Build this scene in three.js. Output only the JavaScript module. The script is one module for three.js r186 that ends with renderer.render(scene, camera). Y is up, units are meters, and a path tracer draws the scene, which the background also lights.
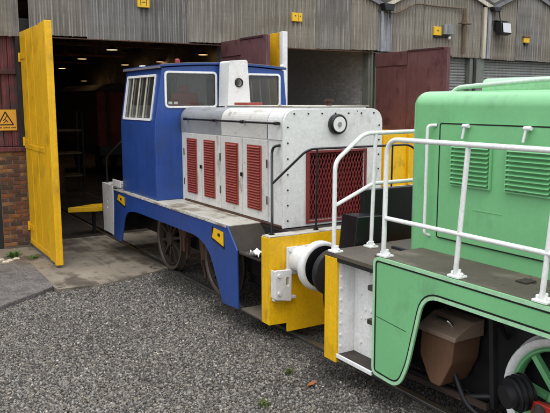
import * as THREE from 'three';
import { RoundedBoxGeometry } from 'three/addons/geometries/RoundedBoxGeometry.js';
import { mergeGeometries } from 'three/addons/utils/BufferGeometryUtils.js';

// ---------------------------------------------------------------- camera, sky, sun, exposure
const scene = new THREE.Scene();
const camera = new THREE.PerspectiveCamera(33.84, 550 / 413, 0.1, 600);
{
  const right = new THREE.Vector3(0.852, -0.002, 0.523).normalize();
  const back = new THREE.Vector3(-0.517, 0.153, 0.842).normalize();
  const up = new THREE.Vector3().crossVectors(back, right).normalize();
  right.crossVectors(up, back).normalize();
  camera.quaternion.setFromRotationMatrix(new THREE.Matrix4().makeBasis(right, up, back));
  camera.position.set(0, 2.7, 0);
  camera.updateMatrixWorld();
}
const renderer = new THREE.WebGLRenderer({ antialias: true });
renderer.toneMapping = THREE.LinearToneMapping;
renderer.toneMappingExposure = 1.36;
renderer.shadowMap.enabled = true;
{ // overcast sky: bright toward the zenith, pale grey at the horizon
  const w = 128, h = 64, d = new Float32Array(w * h * 4);
  for (let j = 0; j < h; j++) {
    const el = ((j + 0.5) / h - 0.5) * Math.PI, s = Math.sin(el);
    for (let i = 0; i < w; i++) {
      const k = (j * w + i) * 4;
      let L = s > 0 ? 0.98 * (1 + 2 * s) / 3 * 1.75 : 0.16;
      if (s > 0) L *= 1 + 0.05 * Math.sin(i * 2 * Math.PI / w * 3 + 1) * Math.cos(el);
      d[k] = L * 0.97; d[k + 1] = L; d[k + 2] = L * 1.05; d[k + 3] = 1;
    }
  }
  const sky = new THREE.DataTexture(d, w, h, THREE.RGBAFormat, THREE.FloatType);
  sky.mapping = THREE.EquirectangularReflectionMapping;
  sky.magFilter = sky.minFilter = THREE.LinearFilter; sky.wrapS = THREE.RepeatWrapping; sky.needsUpdate = true;
  scene.background = sky; scene.environment = sky;
}
const sun = new THREE.DirectionalLight(new THREE.Color(1, 0.965, 0.91), 0.6);
sun.position.set(-6, 30, 8); sun.target.position.set(4, 0, -8);
sun.castShadow = true; sun.shadow.radius = 40; sun.shadow.mapSize.set(2048, 2048);
Object.assign(sun.shadow.camera, { left: -25, right: 25, top: 25, bottom: -25, near: 1, far: 80 });
scene.add(sun, sun.target);

// ---------------------------------------------------------------- helpers
let seed = 7;
function rnd() { seed |= 0; seed = seed + 0x6D2B79F5 | 0; let t = Math.imul(seed ^ seed >>> 15, 1 | seed); t = t + Math.imul(t ^ t >>> 7, 61 | t) ^ t; return ((t ^ t >>> 14) >>> 0) / 4294967296; }
const rr = (a, b) => a + (b - a) * rnd();
const V = (x, y, z) => new THREE.Vector3(x, y, z);
const clamp = (x, a = 0, b = 1) => Math.min(b, Math.max(a, x));
const sstep = (a, b, x) => { const t = clamp((x - a) / (b - a)); return t * t * (3 - 2 * t); };
const N = 512;
function field(fx, fy, oct, s) { // tileable value noise, 0..1
  const out = new Float32Array(N * N); let amp = 1, tot = 0, px = fx, py = fy;
  for (let o = 0; o < oct && Math.max(px, py) <= N; o++) {
    const g = new Float32Array(px * py); seed = s * 977 + o * 131 + 5; for (let i = 0; i < g.length; i++) g[i] = rnd();
    for (let j = 0; j < N; j++) {
      const y = j / N * py, y0 = Math.floor(y), ty = y - y0, sy = ty * ty * (3 - 2 * ty), a = (y0 % py) * px, b = ((y0 + 1) % py) * px;
      for (let i = 0; i < N; i++) {
        const x = i / N * px, x0 = Math.floor(x), tx = x - x0, sx = tx * tx * (3 - 2 * tx), c = x0 % px, d = (x0 + 1) % px;
        out[j * N + i] += amp * ((g[a + c] * (1 - sx) + g[a + d] * sx) * (1 - sy) + (g[b + c] * (1 - sx) + g[b + d] * sx) * sy);
      }
    }
    tot += amp; amp *= 0.55; px *= 2; py *= 2;
  }
  for (let i = 0; i < out.length; i++) out[i] = clamp((out[i] / tot - 0.5) * 1.5 + 0.5);
  return out;
}
const F1 = field(4, 4, 6, 1), F2 = field(12, 12, 5, 2), F3 = field(96, 96, 3, 3), S1 = field(128, 3, 3, 4), S2 = field(32, 2, 5, 5), F4 = field(3, 3, 4, 6), F5 = field(40, 40, 4, 8);
function makeTex(fn, S, srgb = true, n = N) {
  const d = new Uint8Array(n * n * 4);
  for (let j = 0; j < n; j++) for (let i = 0; i < n; i++) {
    const c = fn(i, j), k = (j * n + i) * 4;
    d[k] = clamp(c[0]) * 255; d[k + 1] = clamp(c[1]) * 255; d[k + 2] = clamp(c[2]) * 255; d[k + 3] = 255;
  }
  const t = new THREE.DataTexture(d, n, n, THREE.RGBAFormat);
  t.wrapS = t.wrapT = THREE.RepeatWrapping; t.magFilter = THREE.LinearFilter; t.minFilter = THREE.LinearMipmapLinearFilter; t.generateMipmaps = true;
  t.repeat.set(1 / S, 1 / S); if (srgb) t.colorSpace = THREE.SRGBColorSpace; t.needsUpdate = true; return t;
}
const hex = h => [(h >> 16 & 255) / 255, (h >> 8 & 255) / 255, (h & 255) / 255];
const mix3 = (a, b, t) => [a[0] + (b[0] - a[0]) * t, a[1] + (b[1] - a[1]) * t, a[2] + (b[2] - a[2]) * t];
let pseed = 0; const shared = {};
// weathered surface: base colour, mottling, vertical streaks, patches of dirt, chips or rust spots
function paint(col, o = {}) {
  const { v = 0.06, dirt = 0x4a4238, dirtAmt = 0.25, th = 0.55, streak = 0.02, streak2 = 0, speck = 0x5a3a26, speckTh = 0.93, rough = 0.5, metal = 0, S = 2.1, clear = 0, bump = 0.0016, fine = 0.04 } = o;
  const B = hex(col), D = hex(dirt), K = hex(speck), ox = (++pseed * 137) % N, oy = (pseed * 211) % N;
  const at = (f, i, j, a = 1) => f[((j * a + oy) % N) * N + ((i * a + ox) % N)];
  const dirtOf = (i, j) => sstep(th, th + 0.22, 0.5 * at(F1, i, j) + 0.28 * at(F2, i, j) + 0.22 * at(S2, i, j)) * dirtAmt;
  const map = makeTex((i, j) => {
    let m = 1 + v * 2 * (at(F4, i, j) - 0.5) + fine * 2 * (at(F3, i, j) - 0.5) + streak * 2 * (at(S1, i, j) - 0.5) + streak2 * 2 * (at(S2, i, j) - 0.5);
    let c = [B[0] * m, B[1] * m, B[2] * m];
    c = mix3(c, D, dirtOf(i, j));
    const sp = sstep(speckTh, speckTh + 0.03, 0.62 * at(F5, i, j) + 0.38 * at(F1, j, i));
    return mix3(c, K, sp * 0.85);
  }, S);
  const sh = shared[S] || (shared[S] = {
    rm: makeTex((i, j) => { const r = 0.72 + 0.56 * (0.6 * F2[j * N + i] + 0.4 * F1[j * N + i] - 0.25); return [0, r, 1]; }, S, false),
    bm: makeTex((i, j) => { const k = j * N + i, q = 0.6 * F4[k] + 0.28 * F2[k] + 0.12 * F3[k]; return [q, q, q]; }, S, false) });
  const m = new THREE.MeshPhysicalMaterial({ map, roughnessMap: sh.rm, roughness: Math.min(1, rough * 1.15), metalness: metal, bumpMap: sh.bm, bumpScale: bump });
  if (clear) { m.clearcoat = clear; m.clearcoatRoughness = 0.25; }
  return m;
}
const plain = (col, rough = 0.6, metal = 0) => new THREE.MeshStandardMaterial({ color: col, roughness: rough, metalness: metal });

// geometry (all non-indexed, uv in metres)
function fin(g) { const q = g.index ? g.toNonIndexed() : g; for (const k of Object.keys(q.attributes)) if (!['position', 'normal', 'uv'].includes(k)) q.deleteAttribute(k); if (!q.attributes.uv) q.setAttribute('uv', new THREE.BufferAttribute(new Float32Array(q.attributes.position.count * 2), 2)); q.morphAttributes = {}; q.clearGroups(); return q; }
function boxUV(g, ox = 0, oy = 0) {
  const p = g.attributes.position, u = g.attributes.uv, a = V(), b = V(), c = V();
  for (let i = 0; i < p.count; i += 3) {
    a.fromBufferAttribute(p, i); b.fromBufferAttribute(p, i + 1); c.fromBufferAttribute(p, i + 2);
    const n = b.clone().sub(a).cross(c.clone().sub(a)), X = Math.abs(n.x), Y = Math.abs(n.y), Z = Math.abs(n.z);
    [a, b, c].forEach((q, k) => { if (X >= Y && X >= Z) u.setXY(i + k, q.z + ox, q.y + oy); else if (Y >= Z) u.setXY(i + k, q.x + ox, q.z + oy); else u.setXY(i + k, q.x + ox, q.y + oy); });
  }
  return g;
}
const box = (x0, x1, y0, y1, z0, z1, r = 0) => {
  const w = Math.abs(x1 - x0), h = Math.abs(y1 - y0), d = Math.abs(z1 - z0);
  const g = r ? new RoundedBoxGeometry(w, h, d, 2, Math.min(r, w / 2.01, h / 2.01, d / 2.01)) : new THREE.BoxGeometry(w, h, d);
  g.translate((x0 + x1) / 2, (y0 + y1) / 2, (z0 + z1) / 2); return fin(g);
};
const cyl = (a, b, r, seg = 12, r2 = r) => {
  const A = V(...a), B = V(...b), d = B.clone().sub(A), g = new THREE.CylinderGeometry(r2, r, d.length(), seg);
  g.applyQuaternion(new THREE.Quaternion().setFromUnitVectors(V(0, 1, 0), d.clone().normalize()));
  g.translate(...A.add(B).multiplyScalar(0.5).toArray()); return fin(g);
};
const bar = (a, b, w, h) => { // flat bar between two points
  const A = V(...a), B = V(...b), d = B.clone().sub(A), g = new THREE.BoxGeometry(w, d.length(), h);
  g.applyQuaternion(new THREE.Quaternion().setFromUnitVectors(V(0, 1, 0), d.clone().normalize()));
  g.translate(...A.add(B).multiplyScalar(0.5).toArray()); return fin(g);
};
function tube(pts, r, corner = 0.06, seg = 10) {
  const P = pts.map(p => V(...p)), out = [P[0]];
  for (let i = 1; i < P.length - 1; i++) {
    const a = P[i].clone().sub(P[i - 1]), b = P[i + 1].clone().sub(P[i]), c = Math.min(corner, a.length() * 0.48, b.length() * 0.48);
    const s = P[i].clone().addScaledVector(a.normalize(), -c), e = P[i].clone().addScaledVector(b.normalize(), c);
    for (let k = 0; k <= 6; k++) { const t = k / 6; out.push(s.clone().multiplyScalar((1 - t) * (1 - t)).addScaledVector(P[i], 2 * t * (1 - t)).addScaledVector(e, t * t)); }
  }
  out.push(P[P.length - 1]);
  const pos = [], nor = []; let nrm = null, prev = null;
  const rings = out.map((p, i) => {
    const d = (out[Math.min(i + 1, out.length - 1)].clone().sub(out[Math.max(i - 1, 0)])).normalize();
    if (!nrm) { nrm = Math.abs(d.y) < 0.9 ? V(0, 1, 0) : V(1, 0, 0); }
    nrm = nrm.clone().addScaledVector(d, -nrm.dot(d)).normalize(); const bi = d.clone().cross(nrm);
    const ring = []; for (let k = 0; k < seg; k++) { const a = k / seg * 2 * Math.PI; ring.push(nrm.clone().multiplyScalar(Math.cos(a)).addScaledVector(bi, Math.sin(a))); }
    return { p, ring };
  });
  const put = (R, k) => { const n = R.ring[k % seg]; pos.push(R.p.x + n.x * r, R.p.y + n.y * r, R.p.z + n.z * r); nor.push(n.x, n.y, n.z); };
  for (let i = 0; i < rings.length - 1; i++) for (let k = 0; k < seg; k++) { const A = rings[i], B = rings[i + 1]; put(A, k); put(A, k + 1); put(B, k); put(B, k); put(A, k + 1); put(B, k + 1); }
  const g = new THREE.BufferGeometry(); g.setAttribute('position', new THREE.Float32BufferAttribute(pos, 3)); g.setAttribute('normal', new THREE.Float32BufferAttribute(nor, 3));
  return fin(g);
}
// polygon with per-corner radius -> list of points
function rpoly(pts) {
  const out = [], n = pts.length;
  pts.forEach((p, i) => {
    const r = p[2] || 0; if (!r) { out.push(new THREE.Vector2(p[0], p[1])); return; }
    const A = new THREE.Vector2(...pts[(i + n - 1) % n]), B = new THREE.Vector2(p[0], p[1]), C = new THREE.Vector2(...pts[(i + 1) % n]);
    const a = A.clone().sub(B), c = C.clone().sub(B), q = Math.min(r, a.length() * 0.49, c.length() * 0.49), s = B.clone().addScaledVector(a.normalize(), q), e = B.clone().addScaledVector(c.normalize(), q);
    for (let k = 0; k <= 6; k++) { const t = k / 6; out.push(s.clone().multiplyScalar((1 - t) ** 2).addScaledVector(B, 2 * t * (1 - t)).addScaledVector(e, t * t)); }
  });
  return out;
}
const rrect = (x0, x1, y0, y1, r) => rpoly([[x0, y0, r], [x1, y0, r], [x1, y1, r], [x0, y1, r]]);
function extrude(outline, holes, depth, bevel = 0) {
  const s = new THREE.Shape(outline); for (const h of holes || []) s.holes.push(new THREE.Path(h));
  return fin(new THREE.ExtrudeGeometry(s, { depth: depth - 2 * bevel, bevelEnabled: bevel > 0, bevelThickness: bevel, bevelSize: bevel, bevelOffset: -bevel, bevelSegments: 2, curveSegments: 8 }).translate(0, 0, bevel));
}
const extZ = (o, h, z0, z1, b) => extrude(o, h, z1 - z0, b).translate(0, 0, z0);           // outline in (x, y)
const extX = (o, h, x0, x1, b) => extrude(o, h, x1 - x0, b).rotateY(-Math.PI / 2).translate(x1, 0, 0); // outline in (z, y)
const extY = (o, h, y0, y1, b) => extrude(o.map(p => new THREE.Vector2(p.x, -p.y)), h, y1 - y0, b).rotateX(-Math.PI / 2).translate(0, y0, 0); // outline in (x, z)
const poly = pts => pts.map(p => new THREE.Vector2(p[0], p[1]));
function inset(pts, d) { // inward offset of a counter-clockwise polygon
  const n = pts.length; return pts.map((p, i) => {
    const a = p.clone().sub(pts[(i + n - 1) % n]).normalize(), b = pts[(i + 1) % n].clone().sub(p).normalize();
    const na = new THREE.Vector2(-a.y, a.x), nb = new THREE.Vector2(-b.y, b.x), m = na.add(nb).normalize(), c = Math.max(0.5, Math.abs(m.dot(nb)));
    return p.clone().addScaledVector(m, d / c);
  });
}
function ringX(A, B, x0, x1) { // flat band between two outlines of equal length in (z, y), facing -x
  const pos = [], q = (a, b, c, d) => { for (const p of [a, b, c, a, c, d]) pos.push(...p); }, n = A.length;
  for (let i = 0; i < n; i++) { const j = (i + 1) % n, P = (p, x) => [x, p.y, p.x]; q(P(A[i], x0), P(B[i], x0), P(B[j], x0), P(A[j], x0)); q(P(A[i], x1), P(A[i], x0), P(A[j], x0), P(A[j], x1)); q(P(B[i], x0), P(B[i], x1), P(B[j], x1), P(B[j], x0)); }
  const g = new THREE.BufferGeometry(); g.setAttribute('position', new THREE.Float32BufferAttribute(pos, 3)); g.computeVertexNormals(); return fin(g);
}
const lathe = (pts, seg = 32) => fin(new THREE.LatheGeometry(pts.map(p => new THREE.Vector2(p[0], p[1])), seg));
const ball = (x, y, z, r) => fin(new THREE.SphereGeometry(r, 10, 7).translate(x, y, z));

const taken = {};
function numbered(n) { if (!(n in taken)) { taken[n] = 0; return n; } return n + '_' + String(++taken[n]).padStart(3, '0'); }
const OFF = new Map();
function thing(name, label, category, at, geoOff, group) {
  const o = new THREE.Group(); o.name = numbered(name); o.position.set(...at); o.userData = { label, category }; if (group) o.userData.group = group;
  scene.add(o); OFF.set(o, geoOff || at); return o;
}
function part(parent, name, geos, mat, extra) {
  const list = Array.isArray(geos) ? geos : [geos]; const off = OFF.get(parent);
  const g = list.length > 1 ? mergeGeometries(list.map(fin)) : fin(list[0]);
  boxUV(g, rr(0, 7), rr(0, 7) * 0); g.translate(-off[0], -off[1], -off[2]);
  const m = new THREE.Mesh(g, mat); m.name = name; m.castShadow = m.receiveShadow = true; parent.add(m); OFF.set(m, off);
  if (extra) m.userData = extra; return m;
}
function piece(parent, name, geo, mat, x, y, z, ry = 0) { const off = OFF.get(parent); const m = new THREE.Mesh(geo, mat); m.name = name; m.position.set(x - off[0], y - off[1], z - off[2]); m.rotation.y = ry; m.castShadow = m.receiveShadow = true; parent.add(m); OFF.set(m, off); return m; }
function ground(name, geos, mat) { const list = Array.isArray(geos) ? geos : [geos]; const m = new THREE.Mesh(boxUV(list.length > 1 ? mergeGeometries(list.map(fin)) : fin(list[0])), mat); m.name = name; m.userData = { kind: 'structure' }; m.castShadow = m.receiveShadow = true; scene.add(m); return m; }

// ---------------------------------------------------------------- materials
const XC = 4.992;                     // centre line of the track
const M = {
  blue: paint(0x23488f, { v: 0.08, dirt: 0x3a4462, dirtAmt: 0.35, th: 0.5, rough: 0.4, streak: 0.03, speck: 0x8f93a0, speckTh: 0.92, clear: 0.25 }),
  white: paint(0xdededb, { v: 0.03, dirt: 0x8a8478, dirtAmt: 0.4, th: 0.56, rough: 0.5, streak: 0, speck: 0x6b4630, speckTh: 0.86 }),
  whiteWorn: paint(0xd2d0ca, { v: 0.05, dirt: 0x86796a, dirtAmt: 0.6, th: 0.5, rough: 0.6, streak: 0, speck: 0x6e4a3a, speckTh: 0.8 }),
  grey: paint(0x8d8f92, { v: 0.06, dirt: 0x5c5a56, dirtAmt: 0.5, th: 0.5, rough: 0.65, streak: 0 }),
  board: paint(0xbdb9ae, { v: 0.1, dirt: 0x6f6350, dirtAmt: 0.75, th: 0.44, rough: 0.8, speck: 0x54402e, speckTh: 0.78 }),
  red: paint(0x9c4237, { v: 0.08, dirt: 0x4a2a22, dirtAmt: 0.35, rough: 0.55 }),
  maroonGrille: paint(0x7c2b2a, { v: 0.1, rough: 0.6 }),
  black: paint(0x17171a, { v: 0.15, dirt: 0x3a332b, dirtAmt: 0.4, rough: 0.6, speck: 0x4a3a2c, speckTh: 0.84 }),
  blackGloss: paint(0x101012, { v: 0.1, dirt: 0x2a2724, dirtAmt: 0.25, rough: 0.35 }),
  dirty: paint(0x3c342d, { v: 0.2, dirt: 0x26211c, dirtAmt: 0.7, th: 0.42, rough: 0.85, speck: 0x7a6a56, speckTh: 0.8 }),
  rust: paint(0x5a3c2b, { v: 0.2, dirt: 0x2a201a, dirtAmt: 0.6, th: 0.45, rough: 0.85, speck: 0x8a5434, speckTh: 0.75 }),
  rustDark: paint(0x3c2d24, { v: 0.2, dirt: 0x1f1a16, dirtAmt: 0.6, th: 0.45, rough: 0.85, speck: 0x6a4a34, speckTh: 0.75 }),
  yellow: paint(0xecb80e, { v: 0.05, dirt: 0x8a6a1c, dirtAmt: 0.45, th: 0.52, rough: 0.45, streak: 0.02, speck: 0x5a4420, speckTh: 0.86 }),
  yellowDoor: paint(0xecb612, { v: 0.06, dirt: 0x9a7420, dirtAmt: 0.4, th: 0.5, rough: 0.5, streak: 0.04, streak2: 0.04, speck: 0x6a5020, speckTh: 0.86 }),
  green: paint(0x79bf83, { v: 0.035, dirt: 0x638e68, dirtAmt: 0.35, th: 0.55, rough: 0.36, streak: 0.006, speck: 0x4b6a50, speckTh: 0.93, clear: 0.6, fine: 0.015 }),
  greenTop: paint(0x5b5348, { v: 0.15, dirt: 0x83796a, dirtAmt: 0.6, th: 0.48, rough: 0.75, speck: 0x2f2a26, speckTh: 0.78 }),
  greenPale: paint(0xc2dcc4, { v: 0.03, rough: 0.35, dirtAmt: 0.2 }),
  lining: plain(0x0c0f0d, 0.4),
  greenEdge: paint(0xa4d4a8, { v: 0.03, rough: 0.4, dirtAmt: 0.2 }),
  railWhite: paint(0xececea, { v: 0.03, dirt: 0xa8a298, dirtAmt: 0.25, rough: 0.42, speck: 0x7a6a58, speckTh: 0.9 }),
  tyre: paint(0x5e564d, { v: 0.15, dirt: 0x4a3a2e, dirtAmt: 0.6, th: 0.45, rough: 0.45, metal: 0.3 }),
  steel: paint(0x5c564e, { v: 0.15, dirt: 0x3a2c22, dirtAmt: 0.7, th: 0.42, rough: 0.5, metal: 0.4 }),
  railHead: paint(0x8a8680, { v: 0.1, dirt: 0x4a3a2e, dirtAmt: 0.5, rough: 0.35, metal: 0.8 }),
  brown: paint(0x6a4c38, { v: 0.1, dirt: 0x3b2c22, dirtAmt: 0.5, rough: 0.6 }),
  lid: paint(0x8d7868, { v: 0.08, dirt: 0x54443a, dirtAmt: 0.5, rough: 0.5 }),
  chrome: plain(0xc8c8c8, 0.18, 1),
  rubber: paint(0x111112, { v: 0.2, dirt: 0x2c2a27, dirtAmt: 0.5, rough: 0.8 }),
  maroon: paint(0x6b4749, { v: 0.07, dirt: 0x3c2022, dirtAmt: 0.5, th: 0.5, rough: 0.55, streak: 0.06, streak2: 0.05, speck: 0x7c5a50, speckTh: 0.9 }),
  maroonDark: paint(0x4a2c2e, { v: 0.1, dirt: 0x2c181a, dirtAmt: 0.5, rough: 0.6, streak: 0.15 }),
  redOld: paint(0x683438, { v: 0.2, dirt: 0x3b3436, dirtAmt: 0.8, th: 0.42, rough: 0.7, streak: 0.25, streak2: 0.3 }),
  column: paint(0x6e746c, { v: 0.1, dirt: 0x4b4438, dirtAmt: 0.6, rough: 0.7 }),
  mortar: paint(0x6e6358, { v: 0.12, dirt: 0x4f463c, dirtAmt: 0.6, rough: 0.95, bump: 0.004 }),
  greyMortar: paint(0xc2c3c3, { v: 0.08, dirt: 0x66625c, dirtAmt: 0.5, rough: 0.95, bump: 0.003 }),
  shutter: paint(0x858885, { v: 0.05, dirt: 0x5e5a54, dirtAmt: 0.5, rough: 0.55, streak: 0.12 }),
  concrete: paint(0x8d8373, { v: 0.16, dirt: 0x4e463b, dirtAmt: 0.85, th: 0.43, rough: 0.85, speck: 0x2e2a26, speckTh: 0.78, S: 3.4, bump: 0.003, streak: 0 }),
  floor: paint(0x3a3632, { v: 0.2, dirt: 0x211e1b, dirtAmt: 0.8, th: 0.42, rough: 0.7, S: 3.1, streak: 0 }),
  tarmac: paint(0x6c6764, { v: 0.1, dirt: 0x504a46, dirtAmt: 0.6, th: 0.45, rough: 0.92, fine: 0.3, S: 1.3, bump: 0.004, streak: 0, speckTh: 0.85, speck: 0x9a948c }),
  roof: paint(0x55524e, { v: 0.15, dirtAmt: 0.6, rough: 0.9 }),
  sootShade: paint(0x2a2724, { v: 0.2, dirt: 0x1c1917, dirtAmt: 0.7, rough: 0.95 }),  // soot tone; also paints gloom onto the rear partition
  timber: paint(0x6e5c48, { v: 0.15, dirt: 0x3a3026, dirtAmt: 0.6, rough: 0.85, streak: 0.25 }),
  pvc: paint(0x77757a, { v: 0.05, dirtAmt: 0.4, rough: 0.6 }),
  cream: paint(0xc9c2ae, { v: 0.06, dirt: 0x7c7464, dirtAmt: 0.6, rough: 0.7, streak: 0.15 }),
  hivis: plain(0xd0685c, 0.8),
  dark: plain(0x0b0b0c, 0.9),
};
const glass = new THREE.MeshPhysicalMaterial({ color: 0xe4e8e6, transmission: 1, thickness: 0, roughness: 0.03, ior: 1.5 });
const veiledGlass = new THREE.MeshPhysicalMaterial({ color: 0xdfe2de, transmission: 0.97, thickness: 0, roughness: 0.03, ior: 1.5 });  // slight diffuse veil lightens the panes, imitating reflections
// weathered cement cladding: four tones
const cladTone = [[0x85807a, 0x645c52, 0x805f49], [0x898378, 0x685f52, 0x7c5f48], [0x817e79, 0x605a52, 0x6c5c50], [0x8d877d, 0x6b6357, 0x805c44]];
M.clad = cladTone.map(([a, b, c]) => paint(a, { v: 0.07, dirt: b, dirtAmt: 0.6, th: 0.46, streak: 0.17, streak2: 0.2, rough: 0.9, speck: c, speckTh: 0.8, S: 2.6, bump: 0.002 }));
M.cladPale = paint(0x9a9ba0, { v: 0.08, dirt: 0x6c6866, dirtAmt: 0.6, streak: 0.2, streak2: 0.15, rough: 0.8 });
M.brick = [0x70462f, 0x80502f, 0x5f3f32, 0x86603f, 0x4e3c33].map(c => paint(c, { v: 0.18, dirt: 0x453830, dirtAmt: 0.6, th: 0.46, rough: 0.95, S: 0.6, bump: 0.003, streak: 0 }));
M.greyBrick = [0xcaccce, 0xc2c4c6, 0xd0d2d3, 0xbcbcba].map(c => paint(c, { v: 0.06, dirt: 0x8a8884, dirtAmt: 0.5, th: 0.5, rough: 0.9, S: 0.6, bump: 0.002, streak: 0 }));

// ---------------------------------------------------------------- ground
const gravelTex = (() => { // cell pattern of pale and dark chippings
  const n = 512, cells = 64, pts = []; seed = 99; for (let i = 0; i < cells * cells; i++) pts.push([rnd(), rnd(), rnd()]);
  const H = new Float32Array(n * n);
  const map = makeTex((i, j) => {
    const x = i / n * cells, y = j / n * cells, cx = Math.floor(x), cy = Math.floor(y); let d1 = 9, d2 = 9, id = 0;
    for (let a = -1; a <= 1; a++) for (let b = -1; b <= 1; b++) { const ii = (cx + a + cells) % cells, jj = (cy + b + cells) % cells, q = pts[jj * cells + ii], dx = cx + a + q[0] - x, dy = cy + b + q[1] - y, d = Math.hypot(dx, dy); if (d < d1) { d2 = d1; d1 = d; id = q[2]; } else if (d < d2) d2 = d; }
    H[j * n + i] = sstep(0, 0.35, d2 - d1); const t = 0.25 + 0.34 * id, m = 0.55 + 0.45 * sstep(0, 0.25, d2 - d1);
    return [t * m * 1.03, t * m, t * m * 0.92];
  }, 1.5);
  return { map, bump: makeTex((i, j) => { const h = H[j * n + i]; return [h, h, h]; }, 1.5, false) };
})();
const gravelMat = new THREE.MeshStandardMaterial({ map: gravelTex.map, bumpMap: gravelTex.bump, bumpScale: 0.012, roughness: 0.95 });
{
  const o = poly([[-300, -11.9], [1.7, -11.9], [2.3, -9.86], [3.0, -9.8], [4.2, -10.2], [6.5, -10.4], [300, -10.4], [300, 300], [-300, 300]]);
  ground('gravel_ground', extY(o, [], -0.35, -0.045), gravelMat);
  ground('earth', box(-300, 300, -0.8, -0.36, -300, 300), M.dirty);
  // rails run in slots, so the slab is cut in three strips
  const slab = (pts) => extY(poly(pts), [], -0.3, -0.006, 0.004);
  ground('concrete_apron', [
    slab([[1.6, -13.5], [1.9, -11.9], [2.34, -9.86], [3.0, -9.8], [XC - 0.79, -10.2], [XC - 0.79, -13.5]]),
    slab([[XC - 0.65, -13.5], [XC - 0.65, -10.24], [XC + 0.715, -10.36], [XC + 0.715, -13.5]]),
    slab([[XC + 0.79, -13.5], [XC + 0.79, -10.37], [22, -10.4], [22, -13.5]]),
  ], M.concrete);
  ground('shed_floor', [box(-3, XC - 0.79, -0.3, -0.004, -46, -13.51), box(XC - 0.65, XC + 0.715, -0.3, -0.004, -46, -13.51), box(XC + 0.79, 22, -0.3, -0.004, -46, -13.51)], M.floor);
  ground('tarmac_patch', extY(rpoly([[-30, -12.1], [1.85, -11.85], [2.33, -11.75, 0.1], [2.31, -9.98, 0.12], [1.43, -9.32], [-0.2, -8.7], [-30, -4]]), [], -0.2, 0.022, 0.012), M.tarmac);
}
{ // loose chippings over the gravel
  const base = k => { seed = 400 + k; const g = new THREE.IcosahedronGeometry(1, 0); const p = g.attributes.position, seen = {}; for (let i = 0; i < p.count; i++) { const key = [p.getX(i), p.getY(i), p.getZ(i)].map(q => q.toFixed(3)).join(); const s = seen[key] || (seen[key] = [rr(0.7, 1.25), rr(0.55, 0.95), rr(0.7, 1.25)]); p.setXYZ(i, p.getX(i) * s[0], p.getY(i) * s[1], p.getZ(i) * s[2]); } g.computeVertexNormals(); return g; };
  const inPoly = (x, z) => {
    if (z < -9.82 + (x > 3 ? -(x - 3) * 0.33 : 0) + 0.02 && x > 2.25) return false;
    if (x < 2.36 && z < -9.98 + (2.31 - x) * 0.75 + 0.04) return false; return true;
  };
  const stoneMat = new THREE.MeshStandardMaterial({ color: 0xffffff, roughness: 0.93 });
  const per = 85000, m4 = new THREE.Matrix4(), q = new THREE.Quaternion(), e = new THREE.Euler(), c = new THREE.Color();
  for (let v = 0; v < 3; v++) {
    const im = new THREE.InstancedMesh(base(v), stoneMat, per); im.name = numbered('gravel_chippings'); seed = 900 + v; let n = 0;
    while (n < per) {
      const z = -10.6 + 8.4 * Math.pow(rnd(), 0.9), x = rr(-0.3, 5.9); if (!inPoly(x, z)) continue;
      const inTrack = Math.abs(Math.abs(x - XC) - 0.7525) < 0.075; if (inTrack) continue;
      const s = 0.0055 + 0.0115 * Math.pow(rnd(), 2.2); e.set(rr(0, 6), rr(0, 6), rr(0, 6)); q.setFromEuler(e);
      m4.compose(V(x, -0.042 + rr(-0.005, 0.006) + s * 0.3, z), q, V(s * rr(0.8, 1.4), s * rr(0.7, 1), s)); im.setMatrixAt(n, m4);
      const patch = 0.5 + 0.5 * Math.sin(x * 2.3 + 1.3 * Math.sin(z * 1.7)) * Math.sin(z * 1.9 + 1.1 * Math.sin(x * 1.3)); let t = 0.05 + 0.225 * Math.pow(rnd(), rnd() < 0.5 * patch ? 2.6 : 1.2); if (rnd() < 0.02) t = rr(0.36, 0.5); const w = rr(0.03, 0.22);
      if (rnd() < sstep(1.3, 0.95, Math.abs(x - XC) + 0.25 * (Math.sin(z * 5.3 + x * 2) * Math.sin(z * 2.1) + rnd() - 0.5))) t = 0.022 + 0.3 * t; // oil-stained stones around the track, with the locomotives' shade painted in
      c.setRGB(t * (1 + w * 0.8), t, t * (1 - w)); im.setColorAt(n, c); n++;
    }
    im.userData = { kind: 'stuff', label: ['grey limestone chippings strewn across the yard', 'angular grey gravel stones covering the yard ground', 'mixed pale and dark gravel chips beside the track'][v], category: 'gravel' };
    im.castShadow = im.receiveShadow = true; scene.add(im);
  }
}
for (const [s, lab] of [[-1, 'near steel rail running under both locomotives beside the open gravel'], [1, 'far steel rail of the track, behind the locomotive wheels']]) {
  const x = s * 0.7525, t = thing('rail', lab, 'rail', [XC, -0.15, -15], [0, 0, -15], 'rails of the track');
  t.position.set(XC, 0, -15); OFF.set(t, [0, 0, -15]);
  part(t, 'rail_head', box(x - 0.034, x + 0.034, -0.04, 0, -40, 3, 0.01), M.railHead);
  part(t, 'rail_web', [box(x - 0.01, x + 0.01, -0.139, -0.041, -40, 3), box(x - 0.055, x + 0.055, -0.16, -0.14, -40, 3)], M.rust);
}

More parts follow.
